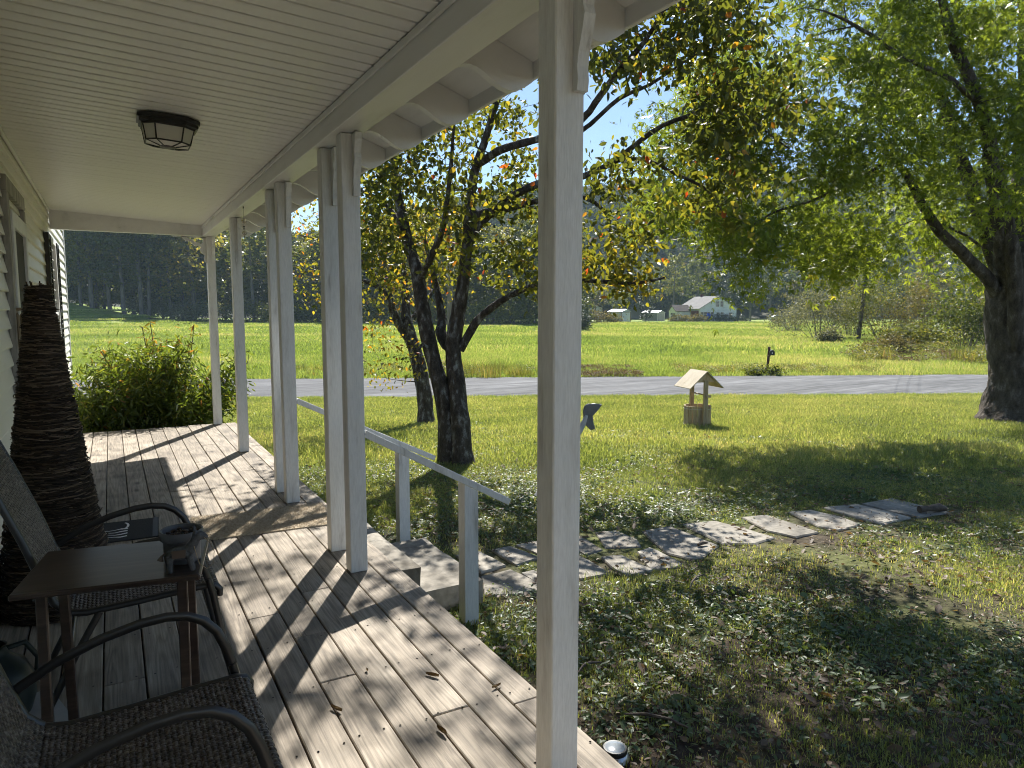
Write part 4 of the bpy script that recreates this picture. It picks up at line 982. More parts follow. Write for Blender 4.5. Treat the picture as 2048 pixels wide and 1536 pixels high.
# stick and stone on the pavers
ps = on_ground(1838, 1029)
w = B(); w.tube([(0, 0, .05), (.10, .03, .055), (.2, .05, .06), (.27, .04, .05)], [.035, .028, .045, .02], 8); o = w.obj('broken_branch', mat('old_branch_bark', [(0, (.06, .045, .035)), (1, (.16, .13, .10))], scale=20, rough=.9), None, True); o.location = g3(ps); o.rotation_euler = (0, 0, -.6); tag(o, 'short brown piece of branch lying on the farthest paver', 'branch')
ps = on_ground(1396, 1099); w = B(); w.tube([(0, 0, .04), (.05, .01, .045), (.1, 0, .04)], [.012, .018, .008], 7); o = w.obj('bark_piece', bpy.data.materials['old_branch_bark'], None, True); o.location = g3(ps); tag(o, 'small dark bit of bark on the large sunlit paver', 'bark')
for (pp, L_, a, lab) in (((1395, 1170), .34, .5, 'short grey stick in the grass just below the pavers'), ((1315, 1455), .30, -.9, 'thin pale curved stick on the bare soil near the solar light'), ((1180, 1345), .18, .2, 'stubby stick in the leaf litter right of the nearest post')):
    ps = on_ground(*pp); w = B(); w.tube([(-L_ / 2, 0, .03), (-L_ / 6, .02, .04), (L_ / 6, .025, .035), (L_ / 2, 0, .025)], [.004, .008, .008, .003], 6); o = w.obj('stick', bpy.data.materials['old_branch_bark']); o.location = g3(ps); o.rotation_euler = (0, 0, a); tag(o, lab, 'stick', 'sticks on the yard')

# ================================================================== VEGETATION
OVATE = np.array([[0, 0, 0], [.30, .24, .05], [.68, .20, .03], [1, 0, -.06], [.68, -.20, .03], [.30, -.24, .05]]); OVF = [(0, 5, 4, 3), (0, 3, 2, 1)]
LANCE = np.array([[0, 0, 0], [.30, .12, .03], [.65, .10, .0], [1, 0, -.14], [.65, -.10, .0], [.30, -.12, .03]])
STAR = np.array([[0, 0, 0], [.42, .16, .02], [1, 0, -.05], [.42, -.16, .02], [.30, .20, .02], [.62, .56, -.03], [.22, .34, .03], [.30, -.20, .02], [.62, -.56, -.03], [.22, -.34, .03]])
STF = [(0, 3, 2, 1), (0, 4, 5, 6), (0, 9, 8, 7)]
DIAM = np.array([[0, 0, 0], [.5, .42, .06], [1, 0, 0], [.5, -.42, .06]]); DIF = [(0, 1, 2, 3)]
def unit(a): return a / np.maximum(1e-9, np.linalg.norm(a, axis=-1, keepdims=True))
def leaf_cloud(P, size, tint, shape=OVATE, faces=OVF, droop=.35, flat=.6, rng=RNG, zs=.5):
    """leaves at points P: length axis random and hanging by droop, face turned up by flat"""
    n = len(P); A = rng.normal(size=(n, 3)); A[:, 2] = A[:, 2] * zs - droop * 1.6; A = unit(A)
    Nn = rng.normal(size=(n, 3)) * (1 - flat); Nn[:, 2] += flat; Nn -= A * np.sum(Nn * A, 1, keepdims=True); Nn = unit(Nn)
    Bx = np.cross(Nn, A)
    V = P[:, None, :] + size[:, None, None] * (shape[None, :, 0:1] * A[:, None, :] + shape[None, :, 1:2] * Bx[:, None, :] + shape[None, :, 2:3] * Nn[:, None, :])
    k = len(shape); F = (np.arange(n)[:, None, None] * k + np.array(faces)[None]).reshape(-1, len(faces[0]))
    return V.reshape(-1, 3), F, np.repeat(tint, k)

class Skeleton:
    """a tree's wood: traced limbs, then finer branches grown from the nearest wood to each leaf cluster"""
    def __init__(s): s.p = np.zeros((0, 3)); s.r = np.zeros(0); s.tubes = []
    def limb(s, pts, rad, sides=10, step=.12, wob=.02, seed=0):
        pts = [Vector(p) for p in pts]; out, rr = [], []
        for i in range(len(pts) - 1):
            L_ = (pts[i + 1] - pts[i]).length; n = max(2, int(L_ / step))
            a = pts[max(0, i - 1)]; b, c = pts[i], pts[i + 1]; d = pts[min(len(pts) - 1, i + 2)]
            for k in range(n):
                u = k / n; q = .5 * ((2 * b) + (c - a) * u + (2 * a - 5 * b + 4 * c - d) * u * u + (3 * b - a - 3 * c + d) * u ** 3)
                q = q + mnoise.noise_vector(q * 1.7 + Vector((seed, 0, 0))) * wob; out.append(q); rr.append(rad[i] * (1 - u) + rad[i + 1] * u)
        out.append(pts[-1]); rr.append(rad[-1]); s.tubes.append((out, rr, sides))
        s.p = np.vstack([s.p, np.array([tuple(q) for q in out])]); s.r = np.concatenate([s.r, np.array(rr)])
    def grow(s, targets, rmax=.05, tip=.004, lift=.15, sides=5, step=.2, minr=.0):
        T = np.array(targets); ref = s.p[np.argmax(s.r)]
        dmin = np.array([np.min(np.linalg.norm(s.p - t, axis=1)) for t in T])
        for t in T[np.argsort(dmin)]:
            d = np.linalg.norm(s.p - t, axis=1) + np.where(s.r < minr, 9, 0) + .5 * np.maximum(0, s.p[:, 2] - t[2])
            i = int(np.argmin(d)); a = Vector(s.p[i]); b = Vector(t); L_ = (b - a).length
            if L_ < .05: continue
            r0 = min(s.r[i] * .7, rmax, .006 + .012 * L_); r0 = max(r0, tip)
            n = max(2, int(L_ / step)); m = a.lerp(b, .45) + Vector((0, 0, lift * L_)) + Vector(RNG.normal(size=3) * .08 * L_)
            pts, rr = [], []
            for k in range(n + 1):
                u = k / n; q = a * (1 - u) ** 2 + m * 2 * u * (1 - u) + b * u * u; pts.append(q); rr.append(r0 * (1 - u) + tip * u)
            s.tubes.append((pts, rr, sides)); s.p = np.vstack([s.p, np.array([tuple(q) for q in pts[1:]])]); s.r = np.concatenate([s.r, np.array(rr[1:])])
    def mesh(s, name, off, big=None, knob=.0):
        w = B(off=off); w.v = []; V, F = [], []; base = 0
        for pts, rr, sides in s.tubes:
            if big is not None and ((sides >= 8) != big): continue
            b = B(off=off); b.tube(pts, rr, sides, cap=True)
            if knob and sides >= 8:
                for i, v in enumerate(b.v):
                    c = pts[min(i // sides, len(pts) - 1)] - Vector(off); dv = v - c; q = v * 5
                    b.v[i] = c + dv * (1 + knob * mnoise.noise(Vector((q.x, q.y, q.z * .5))) + knob * .6 * mnoise.noise(v * 13))
            n0 = len(V); V += [tuple(v) for v in b.v]
            for f in b.f:
                if len(f) == 4: F.append(tuple(i + n0 for i in f))
        return np_mesh(name, V, F, smooth=True)
def clump_leaves(targets, per, rad, size, tintf, off, shape=OVATE, faces=OVF, droop=.35, flat=.5, squash=.6):
    T = np.array(targets); n = len(T) * per
    P = np.repeat(T, per, 0) + RNG.normal(size=(n, 3)) * np.array([rad, rad, rad * squash])
    sz = RNG.uniform(size[0], size[1], n)
    V, F, ti = leaf_cloud(P, sz, tintf(P, n), shape, faces, droop, flat)
    return np_mesh('leaves', V - np.array(off), F, {'tint': ti})
def bark(name, dark, mid, lichen, lich=.5, scale=9):
    m = mat(name, [(0, dark), (.55, mid), (lich, mid), (1, lichen)], scale=scale, stretch=(1, 1, .45), rough=.92, bump=.05, bscale=scale * 1.6, spec=.15, fine=.35); return m
mbark_d = bark('dogwood_bark', (.028, .023, .018), (.085, .072, .06), (.32, .32, .30), .58, 15)
mbark_m = bark('maple_bark', (.025, .02, .016), (.085, .07, .056), (.19, .17, .15), .62, 8)
m_dog = leaf_mat('dogwood_leaf', [(0, (.03, .042, .013)), (.35, (.07, .085, .018)), (.55, (.15, .15, .025)), (.72, (.26, .20, .03)), (.86, (.30, .12, .022)), (1, (.28, .05, .02))], .55, jitter=0)
m_map = leaf_mat('maple_leaf', [(0, (.05, .078, .018)), (.5, (.10, .14, .025)), (.85, (.16, .195, .032)), (1, (.22, .205, .035))], .66, rough=.38, jitter=0)
m_sil = leaf_mat('hill_leaf', [(0, (.02, .035, .012)), (.5, (.045, .065, .018)), (.8, (.10, .10, .03)), (1, (.16, .10, .03))], .3, rough=.7, spec=.15, jitter=.28)

def pbox(boxes):
    out = []
    for (x0, x1, y0, y1, d0, d1, n) in boxes:
        for _ in range(n):
            p = at_depth(random.uniform(x0, x1), random.uniform(y0, y1), random.uniform(d0, d1)); out.append(tuple(p))
    return out
def traced(pts): return [at_depth(x, y, d) for x, y, d in pts]
def R(w, d): return w / 2 / FPX * d

# ------------------------------------------------------------------ twin-trunked dogwood before the porch
pb = on_ground(912, 925); DD = (pb - EYE).dot(FW)
dog = thing('dogwood_tree', 'twin-trunked dogwood with yellowing leaves standing before the steps', 'tree', g3(pb))
sk = Skeleton(); d = DD
sk.limb(traced([(900, 955, d), (897, 900, d), (890, 840, d), (880, 770, d), (864, 700, d), (850, 640, d), (838, 560, d + .1), (815, 480, d + .2), (797, 400, d + .3), (785, 310, d + .4), (772, 200, d + .5), (760, 80, d + .5), (745, -120, d + .3)]), [R(w_, d) for w_ in (56, 40, 34, 33, 32, 30, 27, 22, 18, 15, 12, 9, 4)], 12, seed=1)
sk.limb(traced([(928, 955, d - .1), (924, 900, d - .1), (920, 840, d - .1), (912, 770, d), (907, 700, d), (914, 640, d), (926, 560, d - .1), (936, 480, d - .2), (941, 400, d - .3), (950, 330, d - .4), (974, 260, d - .5), (998, 190, d - .6), (1018, 110, d - .8), (1060, -40, d - 1.1), (1090, -220, d - 1.4)]), [R(w_, d) for w_ in (60, 42, 36, 36, 33, 31, 27, 23, 19, 16, 13, 11, 9, 7, 3)], 12, seed=4)
for pts, ws in (
    ([(912, 700, d), (893, 690, d + .1), (880, 660, d + .2), (884, 640, d + .3), (870, 560, d + .5), (850, 480, d + .8)], (30, 26, 22, 18, 12, 6)),
    ([(920, 700, d), (945, 655, d - .1), (965, 630, d - .2), (1000, 603, d - .4), (1040, 583, d - .6), (1090, 566, d - .8), (1180, 562, d - 1.1), (1270, 566, d - 1.3), (1330, 555, d - 1.4)], (18, 17, 15, 13, 11, 10, 8, 6, 3)),
    ([(941, 430, d - .3), (985, 425, d - .5), (1020, 397, d - .7), (1078, 366, d - .9), (1161, 353, d - 1.2), (1229, 324, d - 1.4), (1281, 281, d - 1.6), (1325, 250, d - 1.7), (1395, 224, d - 1.8), (1435, 202, d - 1.9), (1466, 140, d - 2.0)], (18, 17, 16, 14, 12, 11, 9, 8, 7, 5, 3)),
    ([(1229, 324, d - 1.4), (1290, 320, d - 1.5), (1347, 346, d - 1.5), (1395, 368, d - 1.6), (1430, 395, d - 1.6), (1448, 434, d - 1.6)], (8, 7, 6, 5, 4, 2)),
    ([(1439, 202, d - 1.9), (1474, 219, d - 2), (1531, 259, d - 2), (1580, 298, d - 2)], (5, 4, 3, 2)),
    ([(936, 480, d - .2), (975, 432, d - .4), (1030, 415, d - .5), (1085, 400, d - .5), (1170, 395, d - .4), (1220, 440, d - .2), (1215, 490, d - .1)], (14, 14, 12, 10, 8, 5, 3)),
    ([(950, 330, d - .4), (1000, 300, d - .9), (1085, 275, d - 1.4), (1163, 240, d - 1.9), (1190, 206, d - 2.1), (1230, 150, d - 2.4), (1290, 80, d - 2.7), (1340, 0, d - 3)], (16, 15, 13, 12, 10, 9, 7, 4)),
    ([(1085, 275, d - 1.4), (1163, 262, d - 1.6), (1238, 197, d - 1.9), (1300, 170, d - 2.2), (1390, 110, d - 2.4)], (10, 9, 7, 5, 3)),
    ([(838, 560, d + .1), (860, 520, d - .3), (890, 440, d - .8), (900, 340, d - 1.2), (910, 240, d - 1.5)], (16, 14, 11, 8, 4)),
    ([(815, 480, d + .2), (790, 430, d + .6), (760, 400, d + .8), (720, 380, d + 1), (660, 360, d + 1.1)], (12, 11, 9, 6, 3)),
    ([(785, 310, d + .4), (760, 260, d - .2), (700, 180, d - .8), (640, 60, d - 1.2)], (12, 10, 8, 4)),
    ([(862, 700, d), (845, 690, d - .2), (838, 700, d - .3)], (12, 8, 5))):
    sk.limb(traced(pts), [R(w_, d) for w_ in ws], 8, wob=.015, seed=len(pts))
tg = pbox([(735, 1075, 210, 420, d - 1.6, d + 1.6, 66), (735, 1075, 400, 560, d - 1.2, d + 1.6, 34), (720, 800, 300, 560, d - 1, d + 1.5, 12),
           (1085, 1330, 420, 580, d - 1.9, d + .2, 26), (1170, 1480, -20, 130, d - 3.3, d - 1.2, 48), (1400, 1500, 60, 200, d - 2.6, d - 1.4, 8), (1330, 1500, 170, 300, d - 2.4, d - 1.2, 16),
           (1180, 1380, 300, 400, d - 2.0, d - .8, 9), (1380, 1560, 310, 450, d - 2.2, d - 1.2, 9), (1440, 1620, 60, 260, d - 2.6, d - 1.5, 9),
           (760, 1170, -260, 230, d - 2.4, d + 1.8, 44), (1170, 1500, -420, -20, d - 3.0, d, 16), (600, 800, -200, 250, d - 1.4, d + 1.5, 14)])
sk.grow(tg, .035, .003, .12, 5)
link('trunk', sk.mesh('trunk', g3(pb), True, .16), mbark_d, dog); link('branches', sk.mesh('branches', g3(pb), False), mbark_d, dog)['kind'] = 'stuff'
def dog_tint(P, n):
    s_ = (P - np.array(EYE)) @ np.array([RT.x, RT.y, 0]); low = np.clip((2.9 - P[:, 2]) / 1.6, 0, 1); rgt = np.clip((s_ - .2) / 1.6, 0, 1)
    return np.clip(RNG.normal(.30, .13, n) + .32 * low * (.35 + .65 * rgt) + (RNG.random(n) < .025) * RNG.uniform(.3, .6, n), 0, 1)
tag(link('leaves', clump_leaves(tg, 58, .165, (.06, .12), dog_tint, g3(pb), droop=.55, flat=.35, squash=.7), m_dog, dog), kind='stuff')

# second, smaller tree just behind it
pb = on_ground(851, 848); d = (pb - EYE).dot(FW)
dog2 = thing('dogwood_tree', 'smaller leaning dogwood behind the twin-trunked one, with golden leaves', 'tree', g3(pb))
sk = Skeleton()
sk.limb(traced([(853, 868, d), (851, 830, d), (847, 780, d), (838, 735, d), (826, 690, d), (815, 650, d), (811, 600, d + .1), (808, 540, d + .2), (799, 460, d + .3), (790, 390, d + .4), (780, 300, d + .4)]), [R(w_, d) for w_ in (44, 34, 30, 29, 27, 24, 16, 13, 10, 7, 3)], 10, seed=3)
for pts, ws in (([(826, 690, d), (800, 650, d - .1), (783, 615, d - .2), (770, 585, d - .3), (740, 566, d - .4), (700, 560, d - .5), (650, 545, d - .5)], (18, 17, 14, 11, 9, 7, 3)),
                ([(783, 615, d - .2), (775, 560, d), (765, 500, d + .3), (752, 430, d + .5), (740, 380, d + .6)], (10, 9, 7, 5, 3)),
                ([(770, 585, d - .3), (735, 530, d), (690, 500, d + .2), (640, 480, d + .3), (600, 470, d + .3)], (9, 8, 6, 4, 2)),
                ([(815, 650, d), (845, 610, d + .4), (880, 560, d + .8), (900, 500, d + 1)], (12, 10, 7, 3))):
    sk.limb(traced(pts), [R(w_, d) for w_ in ws], 8, wob=.015, seed=len(pts) + 9)
tg = pbox([(585, 840, 400, 620, d - 1.6, d + 1.6, 62), (730, 830, 620, 760, d - 1.0, d + .8, 13), (600, 860, 280, 420, d - 1.2, d + 1.5, 26), (840, 920, 420, 600, d, d + 1.6, 14)])
sk.grow(tg, .03, .003, .1, 5)
link('trunk', sk.mesh('trunk', g3(pb), True, .16), mbark_d, dog2); link('branches', sk.mesh('branches', g3(pb), False), mbark_d, dog2)['kind'] = 'stuff'
tag(link('leaves', clump_leaves(tg, 32, .24, (.06, .11), lambda P, n: np.clip(RNG.normal(.52, .15, n) + (RNG.random(n) < .06) * .3, 0, 1), g3(pb), droop=.55, flat=.35, squash=.7), m_dog, dog2), kind='stuff')

# ------------------------------------------------------------------ big maple at the right edge
pb = on_ground(2040, 842); d = (pb - EYE).dot(FW)
map_ = thing('maple_tree', 'large old maple with thick furrowed trunk at the right edge', 'tree', g3(pb))
sk = Skeleton()
sk.limb(traced([(2044, 885, d), (2042, 842, d), (2040, 810, d), (2037, 760, d), (2034, 700, d), (2030, 640, d), (2030, 580, d), (2034, 510, d)]), [1.0, .86, .66, .54, .50, .52, .50, .36], 20, step=.1, seed=2)
for pts, rs_ in (
    ([(2012, 620, d), (1978, 562, d - .2), (1938, 520, d - .4), (1895, 478, d - .7), (1860, 438, d - .9), (1834, 386, d - 1.1), (1808, 342, d - 1.3), (1781, 311, d - 1.5), (1720, 280, d - 1.8), (1640, 262, d - 2.1)], (.20, .17, .15, .135, .12, .105, .09, .075, .055, .02)),
    ([(2015, 600, d), (1985, 500, d + .2), (1955, 410, d + .4), (1917, 307, d + .6), (1891, 210, d + .7), (1851, 131, d + .8), (1825, 83, d + .8), (1790, -40, d + .9), (1760, -200, d + 1)], (.28, .24, .20, .17, .15, .13, .11, .08, .04)),
    ([(2025, 590, d - .2), (2005, 500, d - .5), (1994, 400, d - .8), (1980, 298, d - 1.1), (1961, 210, d - 1.3), (1930, 130, d - 1.5), (1900, 60, d - 1.7), (1870, -60, d - 1.9), (1830, -260, d - 2)], (.26, .22, .19, .17, .15, .13, .12, .08, .04)),
    ([(2035, 590, d + .2), (2040, 450, d + .5), (2042, 300, d + .8), (2050, 120, d + 1), (2040, -100, d + 1.2), (2030, -360, d + 1.4)], (.27, .24, .21, .17, .12, .05)),
    ([(2045, 600, d), (2090, 480, d - .2), (2140, 340, d - .4), (2200, 180, d - .6), (2260, 0, d - .8), (2300, -220, d - 1)], (.26, .22, .19, .15, .10, .04)),
    ([(2050, 620, d - .1), (2110, 540, d - .5), (2190, 470, d - .9), (2290, 410, d - 1.3), (2400, 380, d - 1.6)], (.2, .17, .13, .09, .03)),
    ([(1860, 438, d - .9), (1930, 470, d - .5), (1960, 492, d - .3)], (.03, .035, .04)),
    ([(1781, 311, d - 1.5), (1745, 340, d - 1.8), (1690, 370, d - 2.1), (1620, 400, d - 2.4), (1540, 430, d - 2.7), (1480, 470, d - 2.8)], (.05, .045, .04, .03, .022, .01)),
    ([(1917, 307, d + .6), (1850, 270, d + .2), (1770, 240, d - .2), (1690, 215, d - .6), (1600, 210, d - 1), (1500, 230, d - 1.3), (1400, 300, d - 1.6)], (.08, .07, .06, .05, .04, .03, .012)),
    ([(1891, 210, d + .7), (1820, 160, d + 1.2), (1730, 110, d + 1.6), (1630, 80, d + 2), (1530, 100, d + 2.2)], (.07, .06, .05, .04, .015)),
    ([(1961, 210, d - 1.3), (1900, 160, d - 2), (1820, 120, d - 2.7), (1730, 60, d - 3.4), (1640, 20, d - 3.9)], (.07, .06, .05, .04, .015)),
    ([(2034, 700, d - .3), (2030, 560, d - .55), (2010, 420, d - .8), (1999, 330, d - .9)], (.22, .20, .16, .10))):
    sk.limb(traced(pts), [q * (1.0 if q > .3 else .74) for q in rs_], 9, wob=.04, step=.2, seed=len(pts))
def maple_boxes():
    return [(1300, 1480, 230, 470, d - 3.2, d - .8, 40), (1440, 1780, 120, 330, d - 3.6, d - .9, 58), (1440, 1760, 320, 480, d - 3.2, d + .2, 36), (1450, 1560, 460, 580, d - 3.6, d - 2.4, 11),
            (1590, 1780, 460, 550, d - 2.8, d - .8, 22), (1760, 2048, 0, 300, d - 1.4, d + 2.8, 104), (1780, 2048, 300, 470, d - 1.2, d + 2.4, 36), (1500, 1850, -140, 140, d - 3.8, d - .2, 48),
            (1850, 2048, 470, 560, d + .6, d + 2.4, 14), (1760, 2060, 0, 420, d - 3.2, d - 1.5, 40), (1380, 1500, 60, 240, d - 2.6, d + 1.0, 22), (1620, 2050, -420, -100, d - 3.6, d + 3, 24), (2050, 2700, -400, 420, d - 3.8, d + 3, 64), (1750, 2450, -900, -400, d - 3, d + 2.6, 26)]
tg = pbox(maple_boxes())
sk.grow(tg, .045, .004, .10, 5, .3)
link('trunk', sk.mesh('trunk', g3(pb), True, .13), mbark_m, map_); link('branches', sk.mesh('branches', g3(pb), False), mbark_m, map_)['kind'] = 'stuff'
def map_tint(P, n): return np.clip(RNG.normal(.45, .17, n) + .22 * np.clip((3.4 - P[:, 2]) / 2.5, -.5, 1), 0, 1)
tag(link('leaves', clump_leaves(tg, 84, .27, (.095, .165), map_tint, g3(pb), STAR, STF, .5, .35, .75), m_map, map_), kind='stuff')

# ------------------------------------------------------------------ leafy shrub past the end of the deck
m_shr = leaf_mat('shrub_leaf', [(0, (.03, .05, .012)), (.5, (.075, .115, .02)), (.8, (.16, .19, .03)), (1, (.24, .12, .04))], .45, jitter=0)
sc_ = Vector((.47, 10.45, 0)); sc_.z = ground_z(sc_.x, sc_.y)
shr = thing('flowering_shrub', 'broad leafy green shrub with arching shoots past the end of the deck', 'shrub', g3(sc_))
sk = Skeleton(); P_, tgs = [], []
for q in range(74):
    a = random.uniform(0, 6.283); rr = math.sqrt(random.random()); base = sc_ + Vector((rr * .35 * math.cos(a), rr * .28 * math.sin(a), 0)); h = random.uniform(.75, 1.74) * (1 - .22 * rr)
    end = sc_ + Vector((rr * 1.12 * math.cos(a), rr * .62 * math.sin(a), h)); mid = base.lerp(end, .5) + Vector((0, 0, .18))
    pts = [base * (1 - u) ** 2 + mid * 2 * u * (1 - u) + end * u * u for u in np.linspace(0, 1, 9)]; sk.tubes.append((pts, [.008 * (1 - .75 * u) for u in np.linspace(0, 1, 9)], 5))
    for u in np.linspace(.15, 1, 14): P_.append(tuple(base * (1 - u) ** 2 + mid * 2 * u * (1 - u) + end * u * u))
for (sx, sy, h) in ((-.12, -.05, 1.80), (-.02, .05, 1.86), (.50, 0, 1.82), (.1, .1, 1.6), (-.6, 0, 1.5), (.8, .05, 1.45), (.3, -.1, 1.62)):
    base = sc_ + Vector((sx * .6, sy, .8)); end = sc_ + Vector((sx, sy, h)); pts = [base.lerp(end, u) + Vector((.03 * math.sin(u * 3), 0, 0)) for u in np.linspace(0, 1, 10)]; sk.tubes.append((pts, [.005] * 10, 5)); tgs += [tuple(p) for p in pts[3:]]
link('stems', sk.mesh('stems', g3(sc_)), mat('shrub_stem', (.07, .05, .03), scale=20, rough=.8), shr)
tag(link('leaves', clump_leaves(P_, 27, .10, (.06, .12), lambda P, n: np.clip(RNG.normal(.45, .18, n) + .18 * (P[:, 2] > 1.0) + (RNG.random(n) < .04) * .4, 0, 1), g3(sc_), LANCE, OVF, .45, .35, 1.0), m_shr, shr), kind='stuff')
tag(link('shoot_leaves', clump_leaves(tgs, 4, .012, (.07, .12), lambda P, n: RNG.uniform(.75, .98, n), g3(sc_), LANCE, OVF, .5, .3, 1.0), m_shr, shr), kind='stuff')

# ------------------------------------------------------------------ generic trees, bushes for the distance
def far_tree_mesh(h, r, n, seed, lsz=(.35, .75), shape='round', trunk_h=.35, r0=.28):
    rg = np.random.default_rng(seed); sk_ = Skeleton(); rnd = random.Random(seed)
    lean = rnd.uniform(-.05, .05) * h
    sk_.limb([(0, 0, -.4), (lean * .3, 0, h * .3), (lean * .7, lean * .3, h * .62), (lean, lean * .5, h * .92)], [r0, r0 * .8, r0 * .5, r0 * .12], 8, step=1.0, wob=.12, seed=seed)
    T = []
    nc = int(60 + h)
    for k in range(nc):
        z = h * (trunk_h + (1 - trunk_h) * rnd.random() ** .9); u = (z / h - trunk_h) / (1 - trunk_h)
        prof = {'round': math.sqrt(max(.03, 1 - (2 * u - .9) ** 2)), 'cone': 1.05 - u, 'tall': .55 + .45 * math.sin(math.pi * min(1, u * 1.1))}[shape]
        a = rnd.uniform(0, 6.283); q = r * prof * math.sqrt(rnd.uniform(.15, 1)); T.append((q * math.cos(a) + lean * z / h, q * math.sin(a), z))
    sk_.grow(T, .12, .02, .12, 4, 1.2)
    per = n // nc; P = np.repeat(np.array(T), per, 0) + rg.normal(size=(nc * per, 3)) * np.array([r * .11, r * .11, r * .085])
    V, F, ti = leaf_cloud(P, rg.uniform(*lsz, nc * per), np.clip(rg.normal(.45, .16, nc * per), 0, 1), DIAM, DIF, .2, .45, rg)
    return sk_.mesh('trunk', (0, 0, 0)), np_mesh('crown', V, F, {'tint': ti})
m_wood = leaf_mat('woodland_leaf', [(0, (.04, .055, .018)), (.5, (.085, .105, .03)), (.8, (.14, .15, .042)), (1, (.23, .19, .055))], .5, rough=.42, spec=.5, jitter=.38)
mbark_f = mat('grey_forest_bark', [(0, (.07, .062, .055)), (1, (.20, .18, .16))], scale=2, stretch=(3, 3, .5), rough=.9, rnd=True)
FT = [far_tree_mesh(21, 4.6, 2600, 1, shape='tall', trunk_h=.34, r0=.36), far_tree_mesh(18, 5.2, 2800, 2, shape='round', trunk_h=.28, r0=.36), far_tree_mesh(24, 4.4, 2400, 3, shape='tall', trunk_h=.42, r0=.36), far_tree_mesh(16, 4.8, 2600, 4, shape='round', trunk_h=.12), far_tree_mesh(20, 3.6, 2000, 5, (.35, .65), 'tall', .16)]
def put_tree(variant, x, y, z, sc, rot, lab, group, mats=(None, None), name='forest_tree', cat='tree'):
    t = thing(name, lab, cat, (x, y, z), rot, group); t.scale = (sc, sc, sc * random.uniform(.92, 1.08))
    for nme, me, m_ in (('trunk', FT[variant][0], mbark_f), ('crown', FT[variant][1], mats[1] or m_wood)):
        o = link(nme, me, m_, t)
        if nme == 'crown': o['kind'] = 'stuff'
        if mats[1] is not None and nme == 'crown': o.material_slots[0].link = 'OBJECT'; o.material_slots[0].material = mats[1]
    return t
WL = 'tall shaded tree in the front row of the wood edge beyond the field'
random.seed(21); front = []
for k in range(40):                                       # front row of the woods, left to centre
    px = 60 + k * 26 + random.uniform(-10, 10); dd = (172 if px < 350 else 172 - (px - 350) * .055) + random.uniform(-5, 5)
    p = at_depth(px, 640, dd); front.append((p.x, p.y))
    put_tree(random.randrange(5), p.x, p.y, ground_z(p.x, p.y) - .2, random.uniform(.85, 1.08) * (1.42 if px < 420 else 1.1 if px < 520 else .92), random.uniform(0, 6), WL, 'front row of the wood edge')
LAB = {(1095, 190): None}
for k in range(11):                                       # the corner of the woods that shades the bank at the left
    p = at_depth(45 + k * 29 + random.uniform(-8, 8), 640, 162 + random.uniform(-3, 3) + (6 if k < 4 else 0))
    put_tree(random.randrange(5), p.x, p.y, ground_z(p.x, p.y) - .2, random.uniform(1.2, 1.45), random.uniform(0, 6), 'tall shaded tree at the left corner of the woods above the grassy bank', 'left corner of the woods')
# trees round the farmhouse and along the field's right side
m_dark = leaf_mat('dark_evergreen_leaf', [(0, (.012, .022, .010)), (.5, (.022, .036, .014)), (1, (.05, .06, .025))], .2, jitter=.1)
m_gold = leaf_mat('olive_gold_leaf', [(0, (.05, .055, .016)), (.5, (.10, .095, .025)), (1, (.18, .14, .04))], .35, jitter=.15)
for (v, px, dd, sc, lab, m_) in ((3, 1292, 158, .42, 'dark round evergreen tree between the white shed and the farmhouse', m_dark), (1, 1500, 184, .72, 'spreading dark tree just right of the farmhouse', m_dark),
                                 (3, 1590, 172, .60, 'olive golden tree right of the parked car', m_gold), (0, 1395, 205, .86, 'tall green tree behind the farmhouse roof', None), (2, 1345, 212, .80, 'slim tall tree behind the grey shed', None),
                                 (1, 1235, 205, .70, 'green tree behind the white shed', None), (4, 1450, 214, .86, 'tall tree behind the right end of the farmhouse', m_dark), (0, 1300, 220, .85, 'tall tree behind the dark round evergreen', None),
                                 (3, 1420, 230, 1.0, 'broad tree at the foot of the hill behind the farmhouse', m_gold), (1, 1190, 215, .75, 'leafy tree behind the long white building', m_gold), (2, 1540, 215, .8, 'tall tree at the far end of the field behind the car', None),
                                 (4, 1620, 205, .85, 'tall narrow tree behind the brush at right', None), (0, 1680, 190, .9, 'tall tree behind the dark utility pole', m_gold), (1, 1760, 180, .9, 'broad tree behind the brush left of the maple', None), (3, 1850, 150, .9, 'low broad tree behind the vine-covered mound', m_gold), (2, 1930, 160, .8, 'tall tree behind the maple trunk', None)):
    p = at_depth(px, 640, dd); put_tree(v, p.x, p.y, ground_z(p.x, p.y) - .15, sc, random.uniform(0, 6), lab, None, (None, m_), 'field_tree')

def bush_mesh(rx, ry, h, n, seed, lsz, vine=False):
    rg = np.random.default_rng(seed); sk_ = Skeleton(); T = []
    for k in range(26):
        a = rg.uniform(0, 6.283); q = math.sqrt(rg.random()); zt = h * rg.uniform(.35, 1) * (1 - .45 * q * q); T.append((rx * q * math.cos(a), ry * q * math.sin(a), zt))
        b0 = Vector((rx * .25 * q * math.cos(a), ry * .25 * q * math.sin(a), -.1)); e = Vector(T[-1]); sk_.tubes.append(([b0, b0.lerp(e, .5) + Vector((0, 0, .1 * h)), e], [.03, .02, .006], 5))
    per = n // 26; P = np.repeat(np.array(T), per, 0) + rg.normal(size=(26 * per, 3)) * np.array([rx * .22, ry * .22, h * .14]); P[:, 2] = np.maximum(P[:, 2], .03)
    V, F, ti = leaf_cloud(P, rg.uniform(*lsz, len(P)), np.clip(rg.normal(.5, .2, len(P)), 0, 1), DIAM, DIF, .3, .4, rg)
    return sk_.mesh('stems', (0, 0, 0)), np_mesh('foliage', V, F, {'tint': ti})
